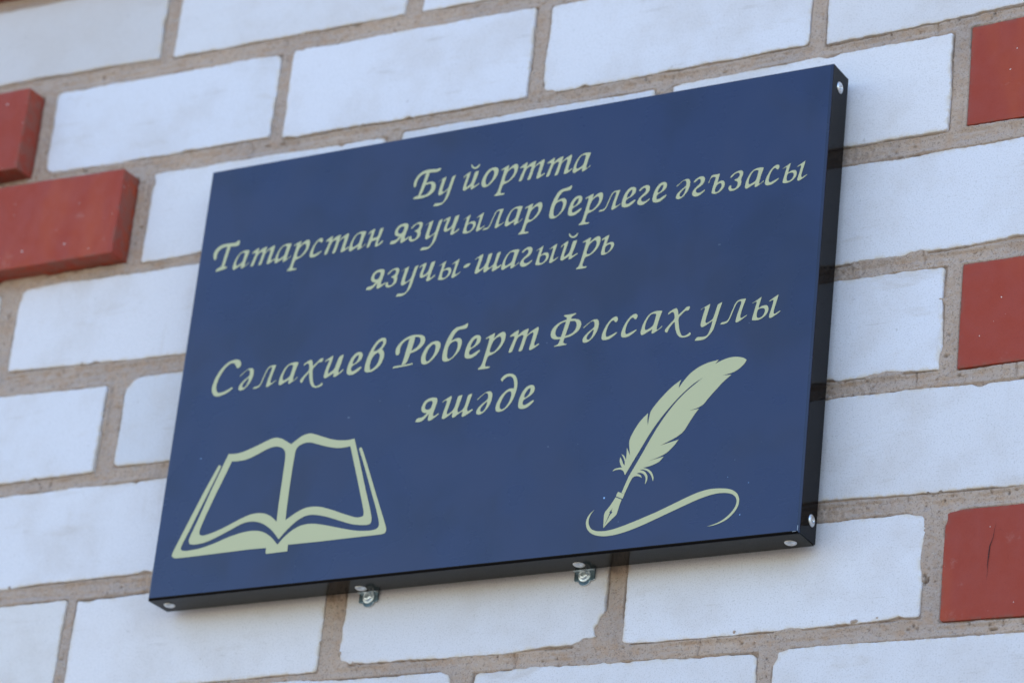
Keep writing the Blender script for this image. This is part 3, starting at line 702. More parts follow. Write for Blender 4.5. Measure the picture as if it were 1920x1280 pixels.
'т': '+-70,1482 -32,1532 -4,1564 46,1603 106,1646 254,1744 410,1835 702,1985 717,1891 726,1841 723,1781 708,1700 680,1473 959,1698 1080,1784 1194,1846 1325,1895 1628,1983 1644,1910 1648,1862 1638,1794 1607,1691 1527,1399 1793,1601 1909,1687 2028,1762 2173,1840 2516,2011 2566,1952 2584,1910 2588,1831 2580,1731 2555,1555 2530,1420 2478,1185 2378,830 2341,680 2320,554 2323,465 2384,327 2724,512 2797,430 2531,255 2415,181 2314,126 2227,85 2108,37 2039,16 1980,10 1948,19 1911,50 1894,76 1885,121 1886,174 1906,303 1970,598 2076,1052 2114,1238 2137,1388 2136,1480 2083,1594 1909,1521 1835,1485 1769,1446 1711,1405 1628,1343 1574,1277 1523,1175 1481,1033 1401,670 1298,289 1246,152 1190,75 1136,44 1040,34 984,32 940,38 919,48 901,67 899,96 910,161 935,245 989,395 1027,516 1089,739 1236,1381 1145,1458 1088,1472 1019,1461 944,1433 822,1376 744,1318 671,1229 619,1129 539,903 456,626 370,304 322,178 263,87 192,49 7,29 -22,91 -27,137 -13,216 26,342 145,676 295,1076 346,1228 371,1327 370,1394 322,1483 121,1463 48,1458 1,1460 -29,1467',
'я': '+-19,52 45,209 75,273 108,313 142,336 202,358 247,369 304,378 359,381 447,381 508,386 572,399 627,416 701,449 752,479 808,521 868,578 1002,733 856,756 803,763 752,776 706,795 638,829 595,856 554,893 522,932 482,996 461,1043 442,1101 434,1160 429,1249 435,1316 457,1402 490,1487 552,1620 602,1702 669,1783 735,1844 844,1921 924,1965 1023,2004 1120,2027 1267,2049 1365,2057 1465,2056 1547,2047 1657,2024 1722,2004 1777,1979 1812,1953 1848,1912 1866,1875 1881,1821 1888,1762 1890,1662 1885,1584 1868,1485 1838,1362 1751,1061 1664,758 1634,640 1623,555 1630,489 1673,375 1790,400 1843,419 1901,447 1972,489 2136,593 2184,500 1935,312 1765,200 1570,83 1485,40 1407,11 1354,3 1292,11 1257,20 1226,38 1208,58 1187,97 1179,138 1177,210 1188,320 1220,624 1046,445 978,367 912,297 847,235 751,146 684,97 607,56 538,34 433,17 360,11 276,11 184,22|-1255,1780 1209,1779 1152,1769 1097,1753 1012,1722 956,1693 903,1649 863,1600 818,1523 792,1467 774,1403 767,1344 766,1261 775,1207 795,1153 826,1114 877,1070 921,1044 977,1025 1036,1015 1125,1010 1186,1019 1243,1044 1286,1083 1334,1150 1364,1207 1394,1279 1417,1356 1446,1474 1457,1547 1457,1615 1445,1663 1415,1710 1389,1739 1351,1761 1313,1773',
'ш': '+-210,1512 -180,1564 -148,1595 -84,1640 1,1690 211,1804 381,1888 604,1983 635,1928 647,1896 649,1849 639,1778 602,1588 467,1029 380,728 351,612 344,529 358,467 432,371 673,501 771,566 849,637 909,711 982,824 1031,931 1080,1084 1120,1253 1171,1528 1203,1681 1234,1799 1256,1851 1279,1871 1309,1886 1363,1902 1448,1917 1665,1949 1642,1873 1633,1818 1612,1712 1524,1348 1393,897 1351,725 1340,607 1359,525 1454,408 1697,538 1792,601 1861,670 1910,740 1963,846 1999,943 2036,1081 2069,1232 2132,1573 2169,1732 2190,1793 2214,1836 2241,1861 2292,1887 2375,1913 2586,1963 2566,1868 2557,1804 2531,1688 2419,1303 2304,889 2266,729 2254,617 2267,533 2345,396 2733,572 2826,487 2664,364 2579,304 2482,243 2382,187 2221,103 2124,55 2037,19 1971,1 1860,-16 1819,58 1806,100 1807,158 1822,244 1867,492 1614,364 1511,305 1379,222 1215,102 1143,56 1078,25 1028,15 934,17 889,100 875,144 872,196 882,269 898,482 595,264 429,156 261,60 188,26 119,9 60,12 -62,51 -77,139 -80,192 -72,264 -58,346 -17,535 51,795 172,1211 210,1378 222,1466 225,1610 144,1649 100,1652 49,1634 -1,1605 -81,1551 -126,1524 -162,1507 -179,1506',
'д': '+229,2692 212,2697 188,2712 165,2734 129,2778 111,2806 101,2839 98,2869 101,2913 117,2949 154,3000 206,3055 301,3142 370,3192 454,3235 534,3261 657,3284 743,3294 841,3293 930,3282 1058,3256 1142,3231 1227,3193 1296,3152 1388,3081 1445,3024 1502,2948 1547,2869 1604,2743 1638,2653 1668,2548 1687,2453 1708,2312 1716,2204 1715,2073 1705,1945 1682,1749 1657,1608 1617,1442 1571,1287 1492,1059 1430,910 1350,757 1268,635 1141,472 1050,371 946,276 853,207 716,125 623,78 521,41 434,21 310,7 233,5 155,14 97,31 20,70 -23,102 -61,146 -84,193 -109,274 -119,337 -121,420 -114,507 -94,642 -70,744 -25,871 28,993 123,1180 197,1303 292,1430 389,1535 541,1675 642,1758 749,1832 836,1879 956,1927 1035,1949 1117,1958 1201,1947 1405,1899 1424,2088 1422,2175 1411,2268 1394,2362 1362,2507 1336,2600 1302,2692 1269,2764 1215,2851 1172,2907 1118,2956 1064,2990 984,3025 925,3043 860,3053 799,3053 713,3044 651,3028 585,2997 528,2959 450,2894 402,2851 360,2808 333,2772 306,2731 288,2710 270,2697 255,2692|-1106,1707 1058,1720 995,1715 930,1696 827,1651 754,1601 678,1524 612,1434 524,1284 466,1178 409,1059 364,952 308,798 279,698 261,596 259,514 271,411 287,346 317,288 355,247 415,209 469,194 537,198 604,220 707,269 779,321 859,403 930,499 1028,657 1087,768 1140,892 1174,1003 1210,1159 1227,1259 1237,1358 1236,1434 1225,1527 1211,1584 1187,1636 1156,1673',
'С': '+-282,137 -329,235 -367,346 -384,445 -392,590 -386,708 -360,863 -323,1024 -251,1277 -188,1452 -100,1647 -5,1818 150,2061 265,2219 404,2378 536,2505 735,2668 877,2765 1040,2849 1187,2902 1405,2951 1544,2975 1680,2983 1784,2975 1917,2947 2000,2916 2084,2864 2150,2802 2238,2696 2283,2624 2314,2546 2323,2479 2317,2380 2302,2322 2268,2266 2221,2224 2136,2174 2082,2150 2032,2141 1997,2146 1948,2172 1915,2198 1878,2243 1845,2297 1798,2391 1758,2454 1709,2519 1659,2572 1581,2643 1516,2679 1431,2696 1346,2691 1218,2662 1125,2626 1018,2564 920,2487 777,2358 679,2253 573,2116 481,1975 353,1757 274,1600 200,1425 147,1266 87,1039 56,890 42,741 46,622 71,471 95,375 130,282 168,212 232,129 288,82 362,49 438,35 554,36 641,42 748,58 852,80 1007,119 1119,153 1246,201 1387,264 1697,420 1806,292 1563,107 1446,27 1324,-37 1206,-86 1023,-151 899,-190 765,-225 652,-247 495,-271 390,-277 277,-269 180,-248 45,-203 -41,-157 -127,-86 -194,-5',
'и': '+-243,1576 -181,1638 -138,1674 -75,1716 21,1769 275,1904 546,2050 553,1950 559,1891 551,1816 531,1709 468,1440 326,957 276,770 251,641 247,548 292,387 632,598 763,706 854,829 917,986 1014,1363 1119,1683 1176,1801 1245,1877 1343,1928 1592,2005 1579,1885 1572,1801 1545,1632 1457,1208 1384,927 1308,697 1281,598 1269,512 1277,448 1348,347 1750,661 1766,574 1764,536 1726,486 1663,429 1488,300 1308,183 1129,79 1052,44 984,26 933,32 834,71 844,402 414,179 189,69 100,36 35,29 -9,38 -66,72 -97,101 -119,145 -129,193 -133,277 -127,355 -110,470 -84,597 -38,805 -1,947 44,1099 99,1255 232,1605 154,1662 109,1671 58,1661 6,1640 -76,1599 -124,1580 -165,1569 -194,1571',
'в': '+-199,225 -207,270 -214,342 -218,428 -223,570 -216,685 -195,838 -165,996 -108,1245 -60,1418 4,1611 70,1782 175,2026 252,2185 344,2345 431,2474 561,2642 654,2745 760,2840 857,2906 1000,2981 1093,3017 1189,3037 1267,3036 1377,3013 1440,2990 1496,2953 1531,2911 1572,2837 1590,2779 1601,2702 1600,2623 1587,2498 1566,2414 1526,2322 1462,2222 1280,1985 1438,1812 1493,1734 1529,1643 1548,1546 1564,1389 1562,1276 1543,1140 1510,1013 1444,823 1388,702 1310,580 1227,485 1092,361 996,283 886,209 788,154 644,87 546,52 437,28 342,19 204,23 118,31 35,46 -25,66 -100,105 -142,130 -173,160 -189,185|-349,223 285,435 266,537 264,647 272,756 294,925 319,1040 357,1160 403,1261 478,1396 535,1479 605,1558 689,1621 893,1738 1041,1632 1094,1572 1127,1496 1143,1413 1151,1281 1147,1183 1125,1065 1094,955 1032,789 981,683 913,577 842,495 732,394 659,336 584,287 512,257|-455,1904 569,2180 626,2293 687,2389 748,2466 843,2570 910,2631 984,2682 1065,2715 1250,2758 1308,2645 1317,2586 1307,2518 1284,2449 1237,2339 1190,2261 1121,2178 1044,2107 917,2008 833,1953 743,1912 655,1894',
'г': '+-1,1462 -14,1470 -26,1485 -35,1504 -47,1539 -42,1565 -13,1611 32,1664 122,1751 189,1806 273,1860 354,1900 479,1949 562,1972 651,1983 726,1979 832,1959 895,1938 952,1903 991,1865 1038,1797 1061,1747 1076,1683 1079,1620 1072,1521 1060,1453 1033,1374 999,1304 938,1200 887,1135 816,1067 741,1014 570,915 431,829 327,754 284,710 254,654 244,598 247,518 260,464 289,415 328,377 393,336 448,315 517,305 586,307 692,322 768,343 855,378 950,433 1158,571 1169,507 1167,477 1139,431 1092,379 997,293 927,235 842,174 761,122 638,52 556,14 468,-14 395,-26 291,-28 224,-22 152,-5 92,20 10,66 -37,102 -77,146 -99,190 -121,261 -128,314 -125,378 -114,440 -86,535 -57,601 -10,676 44,745 137,845 208,914 291,991 372,1059 493,1156 563,1224 619,1299 649,1365 666,1455 670,1513 663,1574 641,1631 570,1747 455,1740 396,1721 331,1682 261,1631 153,1540 91,1492 40,1461 17,1454',
'й': '+530,2640 526,2677 528,2709 539,2734 559,2784 663,2659 726,2579 790,2491 828,2452 876,2422 925,2405 993,2395 1046,2396 1104,2411 1158,2435 1232,2480 1279,2513 1323,2550 1360,2591 1413,2671 1506,2626 1479,2494 1461,2438 1430,2390 1392,2350 1321,2293 1271,2262 1210,2236 1152,2222 1064,2210 1006,2210 941,2221 885,2242 804,2284 752,2315 701,2354 663,2391 613,2448 584,2487 559,2534 544,2576|+-198,1449 -173,1530 -149,1571 -98,1620 -31,1672 90,1754 171,1807 260,1858 350,1904 544,1994 535,1914 533,1854 520,1769 494,1641 420,1310 295,839 250,659 230,541 230,462 281,344 556,528 664,619 739,722 789,825 856,1045 920,1302 979,1592 1007,1710 1038,1803 1061,1848 1092,1877 1125,1893 1181,1908 1266,1918 1481,1936 1458,1836 1444,1761 1412,1616 1312,1248 1224,970 1126,704 1091,591 1071,497 1077,430 1146,338 1639,585 1692,487 1332,264 1048,101 940,46 871,25 829,27 762,56 795,387 390,161 200,58 125,26 67,16 26,21 -31,47 -61,68 -88,100 -103,135 -117,197 -119,259 -108,359 -79,505 5,884 113,1284 148,1435 158,1531 143,1595 57,1658 -147,1406',
'ь': '+-139,1489 -124,1572 -100,1612 -43,1659 37,1708 240,1817 367,1878 449,1911 609,1973 614,1907 616,1861 603,1787 575,1677 490,1389 401,1065 665,1143 765,1173 846,1187 913,1191 1000,1185 1054,1172 1106,1146 1145,1112 1197,1050 1222,1003 1237,942 1240,882 1229,785 1212,717 1179,636 1135,561 1058,448 998,374 922,299 845,238 726,156 643,106 549,58 463,25 340,-14 261,-31 182,-39 108,-31 -46,1 -71,141 -75,223 -65,333 -44,457 15,745 85,1024 165,1292 194,1403 207,1493 198,1553 130,1619 -3,1528 -51,1498 -83,1485 -102,1485|-326,717 355,778 408,838 474,886 585,946 656,976 724,992 776,989 835,967 871,943 901,904 919,862 934,794 935,735 921,660 898,583 850,464 810,387 757,314 702,259 617,195 560,162 500,143 442,149 326,199 303,403 298,490 301,565 309,628',
'ъ': '+-504,1195 -417,1394 -364,1536 -309,1701 -279,1771 -242,1831 -207,1868 -151,1907 -104,1926 -34,1938 41,1940 167,1932 252,1929 342,1930 432,1935 615,1955 601,1877 596,1819 579,1706 501,1314 449,1064 702,1170 796,1205 872,1216 930,1210 1009,1185 1057,1161 1102,1122 1135,1077 1176,997 1198,938 1211,865 1214,794 1209,684 1193,608 1157,519 1109,436 1021,314 956,238 875,165 798,110 681,42 600,3 512,-28 435,-44 325,-57 254,-58 180,-48 106,-23 -54,45 -61,166 -59,243 -46,350 -25,472 30,760 96,1055 174,1356 203,1480 219,1578 220,1632 200,1669 172,1690 128,1706 75,1716 -16,1725 -77,1723 -139,1706 -189,1678 -250,1628 -289,1582 -324,1518 -350,1449 -378,1339 -397,1277 -416,1226 -434,1195 -459,1152|-345,676 378,737 418,796 458,842 517,896 561,928 611,952 659,962 724,965 767,959 809,941 838,915 869,869 886,828 896,775 898,719 893,629 877,561 844,480 799,403 721,290 666,222 604,166 548,132 474,105 424,95 373,97 334,113 290,147 264,184 249,235 245,290 250,379 259,443 278,516 303,582',
'з': '+14,1331 -5,1394 -2,1426 25,1476 71,1533 161,1630 231,1692 322,1754 414,1804 557,1868 653,1903 756,1929 844,1942 966,1946 1039,1940 1107,1920 1154,1891 1212,1834 1241,1790 1263,1731 1270,1672 1269,1574 1260,1503 1242,1420 1216,1343 1169,1226 1144,1153 1126,1085 1121,1035 1125,983 1129,942 1139,872 1159,765 1161,709 1153,634 1137,559 1102,442 1067,367 1010,292 943,232 827,152 745,103 653,57 571,26 451,-9 373,-26 292,-34 228,-32 142,-18 89,-2 36,27 -5,61 -58,122 -86,168 -107,223 -115,277 -115,362 -106,412 -84,460 -43,502 69,589 131,520 155,488 166,455 167,410 156,282 265,199 321,172 380,163 439,166 527,183 587,208 646,253 692,309 748,402 777,467 797,541 801,608 793,698 780,757 754,814 720,856 666,903 628,932 588,956 546,973 473,987 459,1109 600,1126 670,1148 731,1185 783,1231 853,1308 891,1365 919,1428 930,1486 929,1563 920,1615 900,1661 871,1695 823,1729 780,1747 724,1756 667,1755 579,1744 511,1720 434,1671 362,1608 259,1499 197,1438 138,1390 92,1363',
'ч': '+-281,1567 -250,1663 -222,1705 -169,1749 -100,1790 27,1852 111,1891 201,1926 294,1958 488,2017 488,1921 486,1861 473,1783 445,1675 364,1397 261,1100 227,982 213,894 220,822 275,690 487,774 573,818 640,869 692,923 757,1008 801,1094 846,1225 885,1373 939,1619 972,1757 1006,1863 1029,1914 1058,1938 1090,1957 1147,1979 1234,2004 1450,2061 1434,1924 1425,1843 1406,1744 1370,1607 1273,1265 1128,751 1079,558 1061,436 1072,359 1156,274 1615,611 1624,521 1624,482 1600,439 1557,393 1472,319 1400,267 1304,206 1204,151 1045,71 950,31 866,9 804,11 692,44 682,145 685,207 701,293 736,417 835,751 610,631 522,580 439,538 361,507 245,466 174,449 107,446 59,457 -3,487 -38,513 -69,551 -89,591 -110,660 -115,720 -108,806 -90,900 -33,1115 27,1308 90,1474 111,1549 117,1616 101,1671 22,1757 -136,1631 -193,1590 -229,1570 -249,1568',
'-': '+-24,876 29,993 61,1042 109,1086 167,1124 266,1177 338,1204 422,1222 520,1226 744,1218 705,1112 682,1059 644,1009 595,964 510,899 446,863 368,835 292,823 173,817 106,818 52,825 21,840',
'Т': '+-404,1419 -443,1453 -481,1511 -517,1586 -569,1717 -595,1811 -611,1923 -612,2027 -599,2183 -574,2288 -522,2403 -452,2503 -330,2643 -235,2729 -116,2811 2,2869 183,2937 317,2975 480,3004 633,3017 865,3021 1031,3021 1297,3012 1653,2984 1807,2984 1941,3008 2029,3050 2107,3129 2155,3168 2202,3193 2246,3198 2338,3190 2390,2996 2401,2913 2393,2837 2372,2771 2324,2674 2274,2628 2187,2596 2080,2586 1894,2596 1762,2606 1551,2628 1275,2669 1135,2684 980,2693 843,2694 649,2687 518,2670 384,2632 274,2583 131,2496 42,2427 -38,2337 -92,2248 -149,2112 -178,2020 -197,1921 -200,1839 -190,1730 -192,1662 -207,1591 -238,1521 -325,1370|+910,2796 1370,2743 1027,1121 945,746 914,624 897,535 1285,423 1254,347 1233,314 1181,283 1111,257 982,223 871,199 656,159 0,60 -37,152 -44,192 -32,234 -3,277 62,348 115,390 189,431 269,459 399,494 478,530 543,589 582,674 625,875 856,2121 907,2436 922,2565 922,2704',
'н': '+-100,1538 -14,1651 40,1706 118,1766 207,1825 361,1916 452,1962 531,1989 587,1989 684,1970 611,1655 466,1003 841,1023 976,1057 1062,1117 1105,1197 1133,1374 1171,1567 1218,1775 1253,1856 1306,1917 1385,1948 1595,1984 1594,1832 1588,1743 1565,1632 1520,1481 1395,1097 1237,684 1184,527 1161,421 1167,348 1244,249 1662,593 1794,476 1664,345 1590,280 1496,218 1392,161 1221,76 1120,36 1034,16 973,25 869,78 878,270 887,357 903,438 932,528 1002,762 636,730 495,687 397,602 340,494 291,310 252,208 202,130 139,86 -20,33 -55,120 -63,185 -49,291 -12,457 106,896 232,1281 273,1428 290,1525 283,1590 215,1678 63,1575 8,1542 -28,1530 -53,1532',
'Б': '+1080,2796 1453,2706 1165,1493 1040,1070 961,839 849,554 771,400 687,292 600,252 405,234 572,771 893,1976|+-106,1243 -177,1352 -208,1415 -226,1499 -234,1595 -237,1755 -222,1871 -183,2010 -126,2142 -22,2339 62,2464 169,2586 278,2678 449,2793 576,2859 729,2915 874,2948 1095,2977 1256,2987 1447,2984 1626,2969 1893,2933 2057,2917 2206,2912 2310,2921 2420,2946 2486,2955 2548,2951 2602,2932 2710,2877 2655,2761 2619,2714 2562,2674 2492,2643 2368,2603 2267,2586 2130,2580 1988,2588 1760,2614 1599,2628 1421,2639 1262,2643 1035,2643 888,2631 742,2596 628,2549 487,2461 396,2390 310,2295 247,2198 172,2046 129,1941 96,1824 80,1721 72,1579 60,1494 35,1418 -5,1356|+1117,1450 1149,1495 1226,1535 1335,1567 1535,1606 1663,1618 1793,1611 1897,1587 2033,1530 2114,1479 2186,1407 2235,1329 2289,1198 2312,1101 2321,984 2311,871 2278,700 2234,589 2156,472 2062,374 1893,241 1764,163 1599,92 1436,44 1181,-4 999,-29 788,-45 595,-48 314,-39 153,-28 28,-9 -39,19 -116,82 7,188 81,228 185,253 306,264 592,268 868,262 1132,246 1261,262 1392,313 1497,391 1629,533 1707,633 1771,744 1807,846 1834,986 1841,1078 1828,1169 1792,1251 1669,1417 1082,1340',
}
# letters of each line and how far right of the plate centre each begins
LINES = [
(139.6, 0.875, [('Б', -8394), ('у', -5946), ('й', -3507), ('о', -1662), ('р', -412), ('т', 1860), ('т', 4464), ('а', 7039)]),
(99.6, 0.875, [('Т', -28080), ('а', -26266), ('т', -24440), ('а', -21910), ('р', -20561), ('с', -18284), ('т', -16851), ('а', -14299), ('н', -12523), ('я', -10265), ('з', -8296), ('у', -6711), ('ч', -4909), ('ы', -3062), ('л', -1188), ('а', 1041), ('р', 2371), ('б', 5298), ('е', 7056), ('р', 8072), ('л', 9816), ('е', 12053), ('г', 13482), ('е', 14888), ('ә', 17004), ('г', 18480), ('ъ', 20198), ('з', 21728), ('а', 23183), ('с', 24974), ('ы', 26470)]),
(59.5, 0.875, [('я', -12079), ('з', -10079), ('у', -8570), ('ч', -6745), ('ы', -4929), ('-', -2599), ('ш', -1363), ('а', 1193), ('г', 2980), ('ы', 4396), ('й', 6789), ('р', 8260), ('ь', 10515)]),
(-17.5, 1.0, [('С', -26272), ('ә', -23759), ('л', -22375), ('а', -19658), ('х', -17479), ('и', -15078), ('е', -12800), ('в', -10969), ('Р', -8390), ('о', -5505), ('б', -3471), ('е', -1329), ('р', -44), ('т', 2743), ('Ф', 6947), ('ә', 9672), ('с', 11426), ('с', 13199), ('а', 14947), ('х', 17121), ('у', 20264), ('л', 21913), ('ы', 24755)]),
(-68.9, 1.0, [('я', -5495), ('ш', -2898), ('ә', 368), ('д', 2174), ('е', 4313)]),
]
BOOK = '+-23888,-7553 -23458,-7602 -23268,-7616 -23092,-7617 -22935,-7609 -22710,-7587 -22531,-7559 -22300,-7509 -22066,-7448 -21560,-7302 -21054,-7138 -20163,-6817 -19814,-6706 -19665,-6665 -19535,-6641 -19425,-6631 -19274,-6628 -19168,-6634 -19047,-6652 -18937,-6679 -18779,-6727 -18667,-6769 -18540,-6827 -18400,-6902 -18079,-7091 -17577,-7408 -17309,-7212 -17089,-7066 -16804,-6887 -16661,-6810 -16502,-6744 -16362,-6702 -16163,-6661 -16033,-6642 -15902,-6634 -15798,-6640 -15665,-6663 -15549,-6691 -15388,-6742 -15174,-6820 -14639,-7027 -14029,-7261 -13768,-7355 -13540,-7428 -13345,-7482 -13077,-7547 -12890,-7586 -12683,-7620 -12499,-7643 -12238,-7667 -12063,-7677 -11878,-7678 -11690,-7668 -11282,-7631 -11055,-8244 -10308,-10241 -9551,-12329 -8918,-13969 -8739,-14496 -8673,-14709 -8632,-14874 -8610,-14997 -8597,-15146 -8601,-15236 -8625,-15317 -8664,-15371 -8739,-15429 -8816,-15458 -8938,-15475 -9079,-15476 -9315,-15462 -9491,-15445 -9700,-15418 -9900,-15384 -10197,-15328 -10419,-15276 -10686,-15200 -11000,-15094 -11744,-14827 -12567,-14519 -12924,-14393 -13241,-14293 -13515,-14216 -13895,-14120 -14144,-14067 -14395,-14028 -14595,-14011 -14854,-14008 -15038,-14024 -15248,-14070 -15440,-14135 -15717,-14256 -15914,-14361 -16139,-14507 -16343,-14663 -16754,-15013 -17019,-15267 -17197,-15454 -17566,-15867 -18002,-15373 -18199,-15165 -18387,-14990 -18561,-14846 -18814,-14654 -18990,-14532 -19185,-14414 -19356,-14326 -19597,-14218 -19765,-14152 -19951,-14094 -20115,-14055 -20346,-14015 -20513,-13996 -20705,-13990 -20883,-13996 -21143,-14020 -21334,-14053 -21560,-14116 -21823,-14214 -22440,-14475 -23498,-14909 -24075,-15121 -24627,-15299 -24897,-15373 -25186,-15432 -25433,-15465 -25772,-15488 -25979,-15495 -26168,-15490 -26318,-15467 -26590,-15395 -26699,-15189 -26731,-15091 -26732,-14992 -26705,-14873 -26604,-14590 -25966,-12936 -25213,-10857 -24352,-8675|--23440,-8289 -23066,-8318 -22890,-8327 -22639,-8331 -22270,-8320 -22081,-8302 -21863,-8262 -21665,-8210 -21263,-8080 -20836,-7921 -20266,-7683 -19992,-7584 -19844,-7538 -19663,-7491 -19537,-7466 -19400,-7448 -19279,-7442 -19109,-7445 -18991,-7455 -18862,-7479 -18749,-7512 -18589,-7571 -18486,-7620 -18383,-7685 -18303,-7752 -18200,-7859 -18139,-7943 -18085,-8053 -18051,-8164 -18017,-8337 -17999,-8520 -17984,-8928 -17999,-10349 -18038,-12800 -18014,-14268 -18373,-13953 -18535,-13823 -18687,-13719 -18827,-13637 -19030,-13532 -19177,-13469 -19347,-13412 -19505,-13373 -19736,-13333 -19903,-13313 -20096,-13303 -20274,-13306 -20534,-13322 -20726,-13348 -20955,-13396 -21171,-13458 -21620,-13607 -22144,-13805 -22903,-14115 -23455,-14318 -24099,-14522 -24437,-14613 -24634,-14658 -24892,-14709 -25051,-14737 -25197,-14755 -25300,-14760 -25415,-14755 -25489,-14744 -25560,-14720 -25625,-14679 -25754,-14568 -25755,-14340 -25736,-14199 -25686,-14006 -25596,-13726 -25346,-13000 -24575,-11034 -23784,-9173|--17078,-8524 -17059,-8249 -17045,-8126 -17026,-8010 -17000,-7932 -16954,-7848 -16897,-7777 -16800,-7680 -16719,-7620 -16610,-7564 -16497,-7523 -16317,-7476 -16193,-7453 -16056,-7439 -15935,-7439 -15766,-7452 -15634,-7473 -15467,-7515 -15262,-7583 -14767,-7764 -14162,-7964 -13903,-8045 -13676,-8110 -13482,-8159 -13215,-8220 -13034,-8255 -12842,-8283 -12679,-8299 -12457,-8312 -12305,-8315 -12143,-8311 -11974,-8298 -11603,-8256 -11273,-9178 -10510,-11276 -9738,-13464 -9558,-13993 -9494,-14199 -9460,-14344 -9448,-14455 -9457,-14644 -9659,-14706 -9754,-14726 -9853,-14733 -9949,-14729 -10096,-14714 -10230,-14686 -10423,-14630 -10687,-14538 -11357,-14290 -12320,-13904 -12835,-13711 -13318,-13545 -13543,-13474 -13769,-13411 -13946,-13371 -14173,-13331 -14342,-13310 -14547,-13297 -14742,-13296 -15036,-13305 -15239,-13328 -15464,-13376 -15662,-13439 -15941,-13553 -16136,-13641 -16355,-13753 -16593,-13890 -17132,-14221 -17155,-13530 -17167,-11508 -17119,-9482|+-24752,-8468 -24516,-8570 -24545,-8752 -24582,-8878 -24681,-9143 -25092,-10113 -25970,-12181 -26846,-14243 -27202,-14991 -27332,-15277 -27405,-15468 -27435,-15598 -27439,-15793 -27273,-15894 -27183,-15932 -27074,-15955 -26955,-15968 -26762,-15977 -26604,-15978 -26313,-15970 -25840,-15937 -25592,-15911 -25300,-15867 -25027,-15816 -24465,-15694 -23879,-15534 -23109,-15283 -22500,-15116 -21891,-14982 -21600,-14927 -21297,-14883 -21046,-14859 -20711,-14843 -20492,-14839 -20270,-14845 -20093,-14858 -19864,-14888 -19708,-14916 -19539,-14958 -19395,-15005 -19197,-15081 -19056,-15145 -18896,-15230 -18751,-15319 -18543,-15459 -18395,-15571 -18227,-15715 -18040,-15896 -17612,-16336 -17307,-15982 -17160,-15827 -17007,-15686 -16856,-15562 -16624,-15388 -16459,-15275 -16273,-15164 -16104,-15078 -15862,-14971 -15690,-14908 -15495,-14857 -15318,-14827 -15064,-14804 -14890,-14794 -14702,-14794 -14541,-14803 -14317,-14826 -14136,-14852 -13899,-14896 -13656,-14947 -13128,-15070 -12542,-15222 -11409,-15541 -10534,-15757 -10161,-15841 -9841,-15899 -9571,-15936 -9205,-15973 -8972,-15992 -8744,-16002 -8570,-16002 -8356,-15991 -8224,-15974 -8101,-15941 -8015,-15901 -7917,-15829 -7865,-15770 -7831,-15690 -7822,-15607 -7833,-15476 -7858,-15351 -7912,-15166 -7983,-14960 -8158,-14487 -8433,-13815 -9097,-12273 -9903,-10375 -10258,-9578 -10508,-9063 -10605,-8853 -10671,-8688 -10691,-8596 -10669,-8502 -10495,-8500 -10407,-8621 -10339,-8743 -10185,-9056 -9601,-10320 -8262,-13306 -7366,-15271 -7157,-15764 -7089,-15949 -7066,-16065 -7059,-16138 -7063,-16208 -7079,-16259 -7113,-16321 -7148,-16358 -7203,-16391 -7265,-16412 -7370,-16434 -7543,-16446 -8012,-16457 -9893,-16455 -13365,-16474 -16557,-16440 -16539,-17020 -18626,-17047 -18675,-16965 -18693,-16917 -18703,-16851 -18707,-16756 -18709,-16512 -20440,-16479 -24034,-16531 -26868,-16563 -27560,-16560 -27802,-16552 -27920,-16534 -27995,-16514 -28069,-16480 -28135,-16431 -28270,-16300 -28260,-16139 -28197,-15946 -27981,-15424 -27012,-13258 -25853,-10680'
